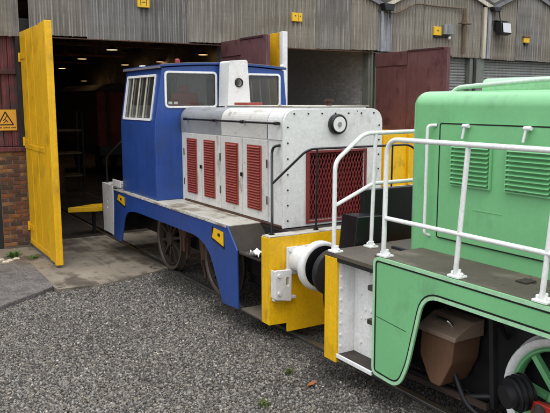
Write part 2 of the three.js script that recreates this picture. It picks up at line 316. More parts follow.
// ---------------------------------------------------------------- engine shed
const ZF = -13.17;
const valleys = [-6, 2.74, 11.2, 15.0, 17.9, 22];
const VY = [5.0, 5.0, 5.02, 5.22, 5.3, 5.3];
function roofY(x) { for (let i = 0; i < valleys.length - 1; i++) if (x >= valleys[i] && x <= valleys[i + 1]) { const a = valleys[i], b = valleys[i + 1], m = (a + b) / 2, t = x < m ? (x - a) / (m - a) : (b - x) / (b - m); const base = x < m ? VY[i] : VY[i + 1]; const pk = Math.max(VY[i], VY[i + 1]) + (b - a) / 2 * 0.36; return base + (pk - base) * t; } return 5; }
const shed = thing('engine_shed', 'large weathered engine shed with corrugated grey cladding above open doors', 'shed', [5, 0, -14]);
{
  seed = 31;
  const yb = x => 3.9 - Math.max(0, x - 11) * 0.012; // lower edge of the cladding
  function sheet(x0, x1, mat, zoff, bottom) {
    const pitch = 0.105, n = Math.max(8, Math.round((x1 - x0) / pitch * 8)), th = 0.012, pos = [], front = [], back = [];
    const lean = rr(-0.006, 0.006), drop = rr(-0.02, 0.02);
    for (let i = 0; i <= n; i++) {
      const x = x0 + (x1 - x0) * i / n, z = ZF + zoff + 0.02 * Math.cos((x - x0) / pitch * 2 * Math.PI), top = roofY(x) - 0.02, bt = (bottom ?? yb(x)) + drop + lean * i / n * 3 + 0.006 * Math.sin(x * 61) * Math.sin(x * 17);
      front.push([V(x, bt, z), V(x, top, z + lean)]); back.push([V(x, bt, z - th), V(x, top, z + lean - th)]);
    }
    const quad = (a, b, c, d) => { for (const q of [a, b, c, a, c, d]) pos.push(q.x, q.y, q.z); };
    for (let i = 0; i < n; i++) { quad(front[i][0], front[i + 1][0], front[i + 1][1], front[i][1]); quad(back[i + 1][0], back[i][0], back[i][1], back[i + 1][1]); quad(back[i][0], back[i + 1][0], front[i + 1][0], front[i][0]); }
    const g = new THREE.BufferGeometry(); g.setAttribute('position', new THREE.Float32BufferAttribute(pos, 3)); g.computeVertexNormals();
    part(shed, 'cladding_sheet', fin(g), mat);
  }
  const W = 1.05, spans = [[-0.6, 2.66], [2.84, 11.02], [11.46, 14.68], [14.98, 21.9]];
  spans.forEach(([a, b], k) => { let i = 0; for (let x = a; x < b - 0.05; x += W, i++) sheet(x, Math.min(x + W + 0.04, b), M.clad[Math.floor(rnd() * 4)], (i % 2) * 0.014, k === 0 ? 3.86 : undefined); });
  // paler sheet and flashing boards at the valleys
  sheet(11.02, 11.46, M.cladPale, 0.012);
  part(shed, 'flashing_board', box(14.69, 14.8, 3.84, 5.2, ZF - 0.02, ZF + 0.06, 0.008), M.cream);
  part(shed, 'flashing_board', box(14.86, 14.97, 3.84, 5.22, ZF - 0.02, ZF + 0.07, 0.008), M.cladPale);
  part(shed, 'flashing_board', box(14.805, 14.855, 3.84, 5.2, ZF - 0.05, ZF + 0.01), M.timber);
  // timber bearer behind the lower edge
  part(shed, 'header_beam', box(2.3, 10.98, 3.95, 4.2, ZF - 0.3, ZF - 0.06, 0.01), M.sootShade);
  part(shed, 'header_beam', box(10.99, 21.9, 3.92, 4.15, ZF - 0.3, ZF - 0.06, 0.01), M.sootShade);
  part(shed, 'sill_strip', box(2.85, 10.98, 3.868, 3.885, ZF - 0.05, ZF + 0.03), M.rust);
  // gable roofs with bargeboards
  for (let i = 0; i < valleys.length - 1; i++) {
    const a = valleys[i], b = valleys[i + 1], m = (a + b) / 2, pk = Math.max(VY[i], VY[i + 1]) + (b - a) / 2 * 0.36;
    for (const [xa, ya, xb, yb2] of [[a, VY[i], m, pk], [m, pk, b, VY[i + 1]]]) {
      part(shed, 'roof_slope', extZ(poly([[xa, ya + 0.03], [xb, yb2 + 0.03], [xb, yb2 + 0.1], [xa, ya + 0.1]]), [], -46.3, ZF + 0.1), M.roof);
      part(shed, 'bargeboard', extZ(poly([[xa, ya - 0.09], [xb, yb2 - 0.09], [xb, yb2 + 0.025], [xa, ya + 0.025]]), [], ZF + 0.05, ZF + 0.09), i % 2 ? M.pvc : M.cream);
    }
  }
  // roof trusses
  for (const z of [-19, -25, -31, -37]) for (const [xa, xb, ht] of [[2.74, 10.9, 1.4]]) { const m = (xa + xb) / 2; const tr = part(shed, 'roof_truss', [bar([xa, 4.75, z], [xb, 4.75, z], 0.09, 0.09), bar([xa, 4.9, z], [m, 4.9 + ht, z], 0.08, 0.08), bar([m, 4.9 + ht, z], [xb, 4.9, z], 0.08, 0.08)], M.rust); for (let k = 1; k < 6; k++) { const x = xa + (xb - xa) * k / 6, h = 4.9 + ht * (1 - Math.abs(x - m) / (m - xa)); part(tr, 'strut', bar([x, 4.79, z], [x, h, z], 0.05, 0.05), M.rust); } }
  // walls
  part(shed, 'back_wall', box(-6, 22, 0, 6.6, -46.2, -46), M.sootShade);
  part(shed, 'side_wall', box(-6.2, -6, 0, 5, -46, ZF), M.sootShade);
  part(shed, 'side_wall', box(22, 22.2, 0, 5.2, -46, ZF), M.sootShade);
  part(shed, 'front_wall', [box(-6, 1.55, 0, 4.2, ZF - 0.25, ZF - 0.1)], M.redOld);
  // partition of painted brick on the far side of the second road
  const px = 10.98, core = [box(px + -0.015, px + 0.2, 0, 5.0, -18.0, ZF - 0.36)];
  const wall = part(shed, 'partition_wall', core, M.greyMortar);
  part(shed, 'partition_wall', box(px - 0.01, px + 0.2, 0, 5.0, -45.9, -18.01), M.sootShade);  // rear stretch coloured near-black to paint in the unlit depth
  const bg = [0, 1, 2].map(k => fin(new RoundedBoxGeometry(0.04, 0.065 - k * 0.001, 0.215 - k * 0.003, 1, 0.004)));
  bg.forEach((g, k) => boxUV(g, k * 0.4, k * 0.7));
  const rest = [];
  for (let r = 0; r < 58; r++) for (let c = 0; c < 40; c++) {
    const y = 0.05 + r * 0.0765 + 0.03, z = -13.62 - c * 0.2265 - (r % 2) * 0.11; if (y > 4.45 || z < -17.85) continue;
    if (y > 2.55 && y < 4.0 && z > -16.2) piece(wall, 'brick', bg[Math.floor(rnd() * 3)], M.greyBrick[Math.floor(rnd() * 4)], px + rr(-0.002, 0.003), y, z);
    else rest.push(bg[0].clone().translate(px + rr(-0.002, 0.003), y, z));
  }
  part(wall, 'brickwork', rest, M.greyBrick[1], { kind: 'stuff' });
  part(shed, 'column', [box(10.82, 10.95, 0, 3.9, ZF - 0.3, ZF - 0.06, 0.01), box(10.86, 10.91, 0, 3.9, ZF - 0.06, ZF + 0.0)], M.column);
  part(shed, 'column', box(11.03, 11.3, 0, 3.9, ZF - 0.3, ZF - 0.06, 0.01), M.column);
  part(shed, 'column', box(6.8, 7.0, 0, 3.95, ZF - 0.3, ZF - 0.06, 0.01), M.column);
  part(shed, 'column', box(14.3, 14.85, 0, 3.92, ZF - 0.3, ZF - 0.03, 0.01), M.column);
  part(shed, 'jamb_strip', box(14.42, 14.52, 0, 3.85, ZF - 0.028, ZF + 0.0), M.sootShade);
  // roller shutters
  for (const [a, b] of [[11.31, 14.29], [14.86, 21.9]]) {
    const g = []; for (let y = 0.02; y < 3.88; y += 0.0765) g.push(extX(poly([[0, 0], [0.014, 0.012], [0.02, 0.036], [0.014, 0.06], [0, 0.0725], [-0.006, 0.0725], [-0.006, 0]]), [], a, b).translate(0, y, ZF - 0.2));
    part(shed, 'roller_shutter', g, M.shutter);
  }
  // brick pier at the left jamb, steel sheeting above
  const pier = part(shed, 'brick_pier', box(2.18, 2.655, 0, 1.8, ZF - 0.28, ZF + 0.012), M.mortar);
  const rb = [0, 1, 2].map(k => boxUV(fin(new RoundedBoxGeometry(0.215 - k * 0.004, 0.065, 0.1, 1, 0.006)), k * 0.31, k * 0.17)), hb = boxUV(fin(new RoundedBoxGeometry(0.1, 0.065, 0.1, 1, 0.006)));
  for (let r = 0; r < 23; r++) {
    const y = 0.04 + r * 0.0765 + 0.03; const odd = r % 2;
    const xs = odd ? [[2.235, 1], [2.4, 0], [2.56, 2]] : [[2.29, 0], [2.515, 0], [2.632, 2]];
    let x = 2.185; const seq = odd ? [0.1, 0.215, 0.1] : [0.215, 0.215]; let s = 0;
    for (const w of seq) { const bx = x + w / 2; piece(pier, 'brick', w > 0.15 ? rb[Math.floor(rnd() * 3)] : hb, M.brick[Math.floor(rnd() * 5)], bx + rr(-0.002, 0.002), y, ZF - 0.03 + rr(-0.003, 0.005)); x += w + (odd ? 0.022 : 0.018); }
    piece(pier, 'brick', boxSide(), M.brick[Math.floor(rnd() * 5)], 2.66 - 0.03 + rr(-0.002, 0.003), y, ZF - 0.15 - odd * 0.02);
  }
  function boxSide() { return boxSide.g || (boxSide.g = boxUV(fin(new RoundedBoxGeometry(0.1, 0.065, 0.2, 1, 0.006)), 0.3, 0.2)); }
  part(shed, 'pier_cap', box(2.12, 2.67, 1.8, 1.88, ZF - 0.3, ZF + 0.06, 0.01), M.redOld);
  const jg = []; for (let i = 0; i < 7; i++) jg.push(box(1.56 + i * 0.15, 1.705 + i * 0.15, 1.89, 3.9, ZF - 0.16 - (i % 2) * 0.025, ZF - 0.1 - (i % 2) * 0.025, 0.008));
  part(shed, 'sheeting_panel', jg, M.redOld);
  part(shed, 'door_post', box(2.585, 2.655, 1.885, 3.87, ZF - 0.14, ZF + 0.02, 0.008), M.sootShade);
  part(shed, 'steel_rail', box(1.6, 2.58, 3.2, 3.28, ZF - 0.095, ZF - 0.06, 0.006), M.maroonDark);
  part(shed, 'lower_panel', box(1.56, 2.1, 0, 1.86, ZF - 0.2, ZF - 0.12), plain(0x1f3a38, 0.6));
  part(shed, 'jamb_post', box(2.1, 2.175, 0, 1.795, ZF - 0.18, ZF - 0.02), M.sootShade);
  // doors: yellow outside, maroon inside; all stand open at right angles to the front
  function door(x, z0, z1, y1, lookLeft, mats, split, label) {
    // leaf in the plane x; visible face looks toward -x
    const d = part(shed, 'shed_door', box(x, x + 0.05, 0.05, y1, z0, z1 - (mats[2] ? 0.1 : 0), 0.006), M.maroon, { label });
    const zs = z0 + (z1 - z0) * split, e = 0.022;
    if (mats[2] === 'yellow') {
      part(d, 'door_panel', box(x - e, x - 0.001, 0.06, y1 - 0.012, z0 + 0.01, zs - 0.006, 0.006), mats[0]);
      part(d, 'door_stile', box(x - e * 1.4, x - 0.001, 0.05, y1, zs + 0.006, z1 - 0.1, 0.006), mats[0]);
      part(d, 'door_edge', box(x - 0.045, x + 0.07, 0.04, y1 + 0.008, z1 - 0.09, z1 + 0.02, 0.008), mats[1]);
      part(d, 'cross_rail', box(x - 0.034, x - e + 0.001, 1.86, 1.94, z0 + 0.02, zs - 0.02, 0.004), mats[0]);
      part(d, 'cross_rail', box(x - 0.03, x - e + 0.001, 0.075, 0.16, z0 + 0.02, zs - 0.02, 0.004), mats[0]);
      for (let k = 1; k < 3; k++) { const zz = z0 + (zs - z0) * k / 3; part(d, 'cover_strip', box(x - e - 0.008, x - e + 0.001, 0.17, y1 - 0.02, zz - 0.012, zz + 0.012, 0.003), mats[0]); }
      for (const yy of [0.4, 1.98, 3.5]) part(d, 'hinge', [cyl([x - 0.03, yy - 0.08, z0 - 0.02], [x - 0.03, yy + 0.08, z0 - 0.02], 0.025), box(x - 0.036, x - 0.024, yy - 0.04, yy + 0.04, z0 - 0.02, z0 + 0.35, 0.003)], mats[0]);
    } else {
      part(d, 'top_rail', box(x - e, x - 0.001, y1 - 0.32, y1, z0, zs - 0.008, 0.006), mats[0]);
      part(d, 'door_panel', box(x - e * 0.4, x - 0.001, 0.06, y1 - 0.35, z0 + 0.04, zs - 0.02, 0.004), mats[0]);
      part(d, 'door_panel', box(x - e, x - 0.001, 0.06, y1 - 0.03, zs + 0.008, z1 - 0.12, 0.006), mats[0]);
      part(d, 'door_stile', box(x - e * 2, x - 0.001, 0.05, y1 + 0.01, z1 - 0.11, z1, 0.006), mats[0]);
      part(d, 'drip_strip', box(x - e * 1.8, x - 0.001, y1 - 0.028, y1 + 0.012, zs + 0.01, z1 - 0.112, 0.004), mats[1]);
    }
    return d;
  }
  door(2.671, -13.12, -11.14, 3.95, 1, [M.yellowDoor, M.yellowDoor, 'yellow'], 0.76, 'yellow door leaf standing open beside brick pier');
  door(6.74, -13.12, -11.22, 3.94, 1, [M.maroon, M.maroonDark], 0.45, 'maroon inner face of door leaf behind blue cab');
  door(7.06, -13.12, -11.16, 4.0, 1, [M.yellowDoor, M.railWhite, 'yellow'], 0.76, 'yellow door leaf edge showing above blue cab');
  door(10.96, -13.12, -10.72, 3.845, 1, [M.maroon, M.maroonDark], 0.47, 'maroon door leaf standing open beyond the green bonnet');
  part(shed, 'valley_hopper', extZ(poly([[11.0, 5.02], [11.36, 5.02], [11.3, 4.86], [11.06, 4.86]]), [], ZF + 0.09, ZF + 0.26, 0.01), M.blackGloss);
  part(shed, 'valley_hopper', extZ(poly([[14.82, 5.2], [15.18, 5.2], [15.1, 5.08], [14.9, 5.08]]), [], ZF + 0.09, ZF + 0.24, 0.01), M.blackGloss);
  part(shed, 'downpipe', cyl([11.1, 3.9, ZF + 0.09], [11.1, 4.9, ZF + 0.09], 0.035), M.cladPale);
  part(shed, 'downpipe', [cyl([11.33, 4.7, ZF + 0.1], [11.33, 4.9, ZF + 0.1], 0.02)], M.blackGloss);
  part(shed, 'downpipe', [cyl([13.9, 3.95, ZF + 0.1], [13.9, 5.1, ZF + 0.1], 0.05), cyl([13.9, 4.72, ZF + 0.1], [13.9, 4.8, ZF + 0.1], 0.075), box(13.7, 14.1, 4.7, 4.73, ZF + 0.06, ZF + 0.17, 0.006)], M.timber);
  part(shed, 'cable', tube([[11.0, 4.87, ZF + 0.05], [11.55, 4.82, ZF + 0.05], [12.2, 5.12, ZF + 0.05], [12.9, 5.1, ZF + 0.05], [13.85, 5.1, ZF + 0.06]], 0.017, 0.2), M.timber);
}
// ---- fittings on the shed front
function plate(name, label, cat, x0, x1, y0, y1, d, mat, face, group) {
  const t = thing(name, label, cat, [(x0 + x1) / 2, y0, ZF + 0.03], null, group);
  part(t, 'casing', box(x0, x1, y0, y1, ZF + 0.03, ZF + d, 0.008), mat);
  if (face) part(t, 'face', box(x0 + 0.012, x1 - 0.012, y0 + 0.012, y1 - 0.012, ZF + d - 0.002, ZF + d + 0.004), face);
  return t;
}
function canvasTex(w, h, draw) { const c = document.createElement('canvas'); c.width = w; c.height = h; const g = c.getContext('2d'); draw(g, w, h); const t = new THREE.CanvasTexture(c); t.colorSpace = THREE.SRGBColorSpace; return t; }
function printed(t, name, x0, x1, y0, y1, z, tex) { // flat print on a plate, facing +z
  const g = new THREE.PlaneGeometry(x1 - x0, y1 - y0).translate((x0 + x1) / 2 - OFF.get(t)[0], (y0 + y1) / 2 - OFF.get(t)[1], z - OFF.get(t)[2]);
  const m = new THREE.Mesh(g, new THREE.MeshStandardMaterial({ map: tex, roughness: 0.55 })); m.name = name; m.castShadow = m.receiveShadow = true; t.add(m); return m;
}
{
  const marks = (list) => canvasTex(128, 96, (g, w, h) => { g.fillStyle = '#e8bc2a'; g.fillRect(0, 0, w, h); g.fillStyle = '#6a4a18'; for (const [x, y, a, b] of list) g.fillRect(x * w, y * h, a * w, b * h); });
  let t = plate('number_plate', 'yellow plate at top of cladding, leftmost, cut by the photo edge', 'sign', 4.9, 5.15, 4.53, 4.72, 0.07, M.yellow, null, 'yellow plates on the cladding');
  printed(t, 'print', 4.91, 5.14, 4.54, 4.71, ZF + 0.0725, marks([[0.2, 0.1, 0.08, 0.75], [0.72, 0.1, 0.08, 0.75], [0.36, 0.42, 0.3, 0.12]]));
  t = plate('number_plate', 'yellow plate on cladding above the second doorway', 'sign', 8.5, 8.78, 4.47, 4.66, 0.07, M.yellow, null, 'yellow plates on the cladding');
  printed(t, 'print', 8.51, 8.77, 4.48, 4.65, ZF + 0.0725, marks([[0.24, 0.25, 0.14, 0.18], [0.6, 0.05, 0.05, 0.9], [0.76, 0.3, 0.12, 0.16]]));
  t = plate('number_plate', 'yellow plate beside the grey electrical box on cladding', 'sign', 12.83, 13.1, 4.37, 4.59, 0.08, M.yellow, null, 'yellow plates on the cladding');
  printed(t, 'print', 12.84, 13.09, 4.38, 4.58, ZF + 0.0825, marks([[0.35, 0.4, 0.3, 0.1], [0.45, 0.3, 0.1, 0.3]]));
  t = plate('electrical_box', 'grey electrical box with small round lamp under it', 'box', 13.12, 13.44, 4.4, 4.65, 0.16, M.shutter, null);
  part(t, 'lid', box(13.24, 13.445, 4.405, 4.645, ZF + 0.16, ZF + 0.175, 0.004), M.shutter);
  part(t, 'lamp', [ball(13.36, 4.32, ZF + 0.1, 0.045)], M.railWhite); part(t, 'conduit', tube([[12.86, 4.34, ZF + 0.06], [13.3, 4.345, ZF + 0.06], [13.36, 4.36, ZF + 0.08]], 0.018, 0.03), M.blackGloss);
  t = plate('wall_lamp', 'small yellow bulkhead box at far right of the cladding', 'wall lamp', 16.32, 16.55, 4.33, 4.47, 0.08, M.yellow, null);
  part(t, 'cap', box(16.3, 16.57, 4.471, 4.52, ZF + 0.03, ZF + 0.1, 0.01), M.brown); part(t, 'base', box(16.36, 16.5, 4.27, 4.329, ZF + 0.03, ZF + 0.09, 0.01), M.blackGloss);
  // floodlight
  t = thing('floodlight', 'black floodlight on bracket under roof valley', 'floodlight', [15.25, 4.45, ZF + 0.05]);
  part(t, 'hood', extX(rpoly([[ZF + 0.08, 4.84], [ZF + 0.32, 4.8, 0.02], [ZF + 0.36, 4.5, 0.02], [ZF + 0.2, 4.46, 0.02], [ZF + 0.08, 4.6]]), [], 15.05, 15.44, 0.012), M.blackGloss);
  part(t, 'lens', extX(poly([[ZF + 0.335, 4.78], [ZF + 0.345, 4.78], [ZF + 0.385, 4.53], [ZF + 0.375, 4.53]]), [], 15.09, 15.4), M.chrome);
  part(t, 'bracket', [tube([[15.2, 5.15, ZF + 0.1], [15.2, 4.95, ZF + 0.14], [15.2, 4.8, ZF + 0.2]], 0.018, 0.04), box(15.02, 15.47, 4.835, 4.86, ZF + 0.05, ZF + 0.2, 0.005)], M.blackGloss);
  // warning sign on the sheeting
  t = thing('warning_sign', 'yellow warning sign with black triangle on red sheeting', 'sign', [2.37, 2.18, ZF + 0.03]);
  part(t, 'plate', box(2.17, 2.545, 2.18, 2.56, ZF - 0.09, ZF - 0.07, 0.004), M.yellow);
  const tx = canvasTex(256, 256, (g, w, h) => {
    g.fillStyle = '#e2a73a'; g.fillRect(0, 0, w, h); g.strokeStyle = '#1d140c'; g.lineWidth = 15; g.lineJoin = 'round';
    g.beginPath(); g.moveTo(124, 26); g.lineTo(216, 186); g.lineTo(32, 186); g.closePath(); g.stroke();
    g.lineWidth = 10; g.beginPath(); g.moveTo(138, 84); g.lineTo(112, 118); g.lineTo(136, 132); g.lineTo(96, 166); g.moveTo(112, 118); g.lineTo(92, 136); g.moveTo(136, 132); g.lineTo(152, 160); g.stroke(); g.fillStyle = '#1d140c'; g.beginPath(); g.arc(142, 76, 9, 0, 7); g.fill();
    for (let i = 0, x = 14; x < 238; i++) { const ww = [12, 9, 14, 8, 11][i % 5]; if (i % 6 !== 4) g.fillRect(x, 212 + (i % 3), ww, 20 - (i * 7 % 5)); x += ww + 5; }
  });
  printed(t, 'print', 2.175, 2.54, 2.185, 2.555, ZF - 0.0685, tx);
}
// ---- inside the shed: lit pendant lamps, goods van, things on the floor
function pendant(x, y, z, label) {
  const t = thing('pendant_lamp', label, 'lamp', [x, y, z], [0, 0, 0], 'lit lamps inside the shed');
  part(t, 'shade', lathe([[0.04, 0.14], [0.06, 0.1], [0.2, 0.015], [0.2, 0.0], [0.185, 0.01], [0.05, 0.09]], 20), M.blackGloss);
  part(t, 'diffuser', cyl([0, 0.004, 0], [0, 0.02, 0], 0.165, 20), new THREE.MeshStandardMaterial({ color: 0x2a2622, emissive: 0xffc98a, emissiveIntensity: 2.6 }));
  part(t, 'cord', cyl([0, 0.14, 0], [0, 5.6 - y, 0], 0.008, 6), M.dark);
  const l = new THREE.PointLight(0xffc98a, 0.5, 0, 2); l.position.set(0, -0.08, 0); l.castShadow = true; l.shadow.radius = 6; t.add(l);
}
[[62, 68.5, 4.3, 'lit lamp nearest the yellow door edge'], [82, 59, 4.3, 'lit lamp second from the yellow door edge'], [112, 50, 4.3, 'large lit lamp highest in the doorway'], [84, 81, 3.75, 'small dim lit lamp lowest in the doorway'], [125, 65, 4.3, 'lit lamp half hidden behind left end of blue cab roof'], [160, 62, 4.3, 'lit lamp just above blue cab roof edge'], [203, 55, 4.3, 'lit lamp above cab roof beside maroon door']].forEach(([px, py, y, lab]) => {
  const d = V((px - 275) / 679, (206.5 - py) / 679, -1).applyQuaternion(camera.quaternion), k = (y - 2.7) / d.y; pendant(d.x * k, y, d.z * k, lab + ' inside dark shed');
});
{
  const t = thing('goods_van', 'rusty red goods van deep inside the dark shed', 'wagon', [8.6, 0, -27], [0, 0, 0]); t.rotation.y = 0;
  part(t, 'body', box(-1.1, 1.1, 1.1, 3.1, -2.5, 2.5, 0.02), paint(0x5e2a20, { v: 0.25, dirtAmt: 0.7, rough: 0.9 }));
  part(t, 'roof', extZ(rpoly([[-1.2, 3.1], [1.2, 3.1], [0.8, 3.35, 0.3], [-0.8, 3.35, 0.3]]), [], -2.6, 2.6), M.sootShade);
  for (const s of [-1, 0, 1]) part(t, 'end_post', box(s * 0.7 - 0.06, s * 0.7 + 0.06, 1.12, 3.08, 2.501, 2.57, 0.01), M.sootShade);
  part(t, 'underframe', box(-1.05, 1.05, 0.75, 1.1, -2.5, 2.5), M.black);
  for (const [x, z] of [[-0.75, -1.5], [0.75, -1.5], [-0.75, 1.5], [0.75, 1.5]]) part(t, 'wheel', cyl([x - 0.06, 0.45, z], [x + 0.06, 0.45, z], 0.45, 24), M.black);
  const b = thing('storage_cabinet', 'dark grey steel cabinet deep in the shed left of van', 'cabinet', [6.4, 0, -30], [0, 0, 0]);
  part(b, 'carcass', box(-0.6, 0.6, 0.1, 2.1, -0.3, 0.3, 0.01), M.column); part(b, 'door', box(-0.58, -0.01, 0.12, 2.08, 0.301, 0.32, 0.004), M.column); part(b, 'door', box(0.01, 0.58, 0.12, 2.08, 0.301, 0.32, 0.004), M.column); part(b, 'plinth', box(-0.58, 0.58, 0, 0.1, -0.28, 0.28), M.black);
  const rk = thing('storage_rack', 'steel storage rack standing in the dark shed beside the yellow door', 'rack', [5.2, 0, -21.5], [0, 0, 0]);
  for (const [x, z] of [[-0.8, -0.3], [0.8, -0.3], [-0.8, 0.3], [0.8, 0.3]]) part(rk, 'post', box(x - 0.03, x + 0.03, 0, 2.4, z - 0.03, z + 0.03), M.sootShade);
  for (const yy of [0.4, 1.1, 1.8]) { part(rk, 'shelf', box(-0.76, 0.76, yy, yy + 0.05, -0.32, 0.32), M.timber); }
  const ob = thing('oil_drum', 'rusty drum on the shed floor in front of the storage rack', 'drum', [4.9, 0, -20.4], [0, 0, 0]);
  part(ob, 'barrel', lathe([[0.001, 0], [0.28, 0], [0.29, 0.02], [0.28, 0.3], [0.295, 0.31], [0.28, 0.32], [0.28, 0.58], [0.295, 0.59], [0.28, 0.6], [0.28, 0.87], [0.29, 0.88], [0.27, 0.88], [0.27, 0.86], [0.001, 0.86]], 28), M.rust); part(ob, 'cap', cyl([0.12, 0.86, 0], [0.12, 0.885, 0], 0.04, 12), M.steel);
  const y = thing('yellow_ramp', 'yellow pointed steel plank on floor behind blue locomotive', 'ramp', [3.95, 0, -13.75], [0, 0, 0]);
  part(y, 'deck', extY(poly([[-0.45, 0.12], [0.1, -0.12], [0.62, -0.12], [0.62, 0.2], [0.1, 0.3]]), [], 0.5, 0.6, 0.01), M.yellow);
  for (const [a, b] of [[0.1, 0.0], [0.55, 0.1]]) part(y, 'leg', box(a - 0.03, a + 0.03, -0.004, 0.499, b - 0.03, b + 0.03), M.black);
}
{ // yellow wagon beyond the locomotives
  const t = thing('steel_wagon', 'yellow steel wagon half hidden beyond white bonnet and green loco', 'wagon', [XC + 4.9, 0, -12.2], [5.0, 0, -10.6]);
  part(t, 'body', box(4.0, 6.1, 0.86, 2.02, -11.4, -9.4, 0.02), M.yellow);
  part(t, 'underframe', box(3.95, 6.15, 0.5, 0.855, -11.5, -9.3, 0.01), M.black);
  part(t, 'edge_strip', box(3.975, 6.12, 0.856, 0.9, -9.399, -9.37, 0.004), M.cream);
  for (const x of [4.5, 5.2, 5.8]) part(t, 'body_rib', box(x, x + 0.07, 0.91, 2.0, -9.399, -9.34, 0.006), M.yellow);
  for (const [x, z] of [[4.2, -9.7], [5.7, -9.7], [4.2, -11.1], [5.7, -11.1]]) part(t, 'wheel', cyl([x - 0.06, 0.25, z], [x + 0.06, 0.25, z], 0.255, 24), M.black);
}

// ---------------------------------------------------------------- shared locomotive pieces
const boltG = (x, y, z, r = 0.011, ax = 'z') => ax === 'z' ? cyl([x, y, z - 0.002], [x, y, z + 0.012], r, 8, r * 0.8) : cyl([x + 0.002, y, z], [x - 0.012, y, z], r, 8, r * 0.8);
function wheelset(loco, z, r, o) { // pair of wheels on an axle; o: materials
  for (const s of [-1, 1]) {
    const q = g => g.rotateZ(s < 0 ? Math.PI / 2 : -Math.PI / 2).translate(s * 0.70, r, z); // lathe axis y -> outward x
    const w = part(loco, 'wheel', q(lathe([[r * 0.86, 0.0], [r * 0.86, 0.08], [r * 0.91, 0.112], [r * 0.985, 0.115], [r, 0.11], [r, 0.03], [r + 0.03, 0.02], [r + 0.03, -0.01], [r * 0.86, -0.01], [r * 0.86, 0]], 48)), o.tyre);
    part(w, 'hub', q(lathe([[0.001, 0.12], [0.09, 0.12], [0.12, 0.1], [0.12, 0], [0.001, 0]], 24)), o.hub);
    if (o.rim) part(w, 'rim', q(lathe([[r * 0.8, 0.02], [r * 0.8, 0.09], [r * 0.857, 0.1], [r * 0.857, 0.01]], 48)), o.hub);
    for (let k = 0; k < o.n; k++) { const a = k / o.n * 2 * Math.PI + 0.2, c = Math.cos(a), n = Math.sin(a); part(w, 'spoke', bar([s * 0.755, r + n * 0.1, z + c * 0.1], [s * 0.755, r + n * r * 0.83, z + c * r * 0.83], 0.05, 0.045), o.hub); }
    if (o.disc) part(w, 'disc', q(lathe([[0.1, 0.03], [r * 0.5, 0.015], [r * 0.858, 0.05], [r * 0.858, 0.03], [r * 0.5, 0.0], [0.1, 0.01]], 40)), o.hub);
  }
  part(loco, 'axle', cyl([-0.7, r, z], [0.7, r, z], 0.075, 16), M.black);
}
function louvre(parent, x, z0, z1, y0, y1, n, mat, back, depth = 0.022) { // pressed louvre on a side panel facing -x
  part(parent, 'louvre_back', box(x - 0.004, x + 0.004, y0, y1, z0, z1), back); const h = (y1 - y0) / n;
  for (let i = 0; i < n; i++) { const y = y0 + i * h; part(parent, 'slat', extZ(poly([[x - 0.005, y + h * 0.92], [x - 0.005 - depth, y + h * 0.4], [x - 0.009 - depth, y + h * 0.42], [x - 0.009, y + h * 0.98]].reverse()), [], z0 + 0.008, z1 - 0.008).translate(rr(-0.0015, 0.0015), 0, 0), mat); }
  part(parent, 'louvre_frame', [box(x - depth * 0.7, x - 0.004, y0 - 0.012, y0, z0 - 0.012, z1 + 0.012), box(x - depth * 0.7, x - 0.004, y1, y1 + 0.012, z0 - 0.012, z1 + 0.012), box(x - depth * 0.7, x - 0.004, y0, y1, z0 - 0.012, z0), box(x - depth * 0.7, x - 0.004, y0, y1, z1, z1 + 0.012)], mat);
}
function buffer(loco, x, y, z, dir, R, len, mats) { // dir: +1 faces the camera end
  const b = part(loco, 'buffer', lathe([[0.001, 0.02], [0.155, 0.02], [0.15, 0.03], [0.14, len * 0.6], [0.001, len * 0.6]], 28).rotateX(dir * Math.PI / 2).translate(x, y, z), mats[0]);
  part(b, 'base_plate', box(x - 0.17, x + 0.17, y - 0.17, y + 0.15, z + Math.min(0, dir * 0.025), z + Math.max(0, dir * 0.025), 0.006), mats[0]);
  part(b, 'ram', lathe([[0.001, len * 0.5], [0.085, len * 0.5], [0.085, len * 0.86], [0.001, len * 0.86]], 24).rotateX(dir * Math.PI / 2).translate(x, y, z), M.steel);
  part(b, 'head', lathe([[0.001, len * 0.72], [0.1, len * 0.74], [R * 0.96, len * 0.8], [R, len * 0.83], [R, len * 0.96], [R * 0.94, len], [R * 0.84, len + 0.006], [R * 0.84, len - 0.005], [0.001, len - 0.005]], 40).rotateX(dir * Math.PI / 2).translate(x, y, z), mats[1]);
  part(b, 'head_face', lathe([[0.001, len], [R * 0.835, len], [R * 0.835, len + 0.004], [R * 0.6, len + 0.018], [0.001, len + 0.026]], 40).rotateX(dir * Math.PI / 2).translate(x, y, z), mats[2]);
  for (const [a, c] of [[-1, -1], [1, -1], [-1, 1], [1, 1]]) part(b, 'bolt', cyl([x + a * 0.13, y - 0.01 + c * 0.12, z + dir * 0.024], [x + a * 0.13, y - 0.01 + c * 0.12, z + dir * 0.045], 0.02, 6), mats[0]);
}

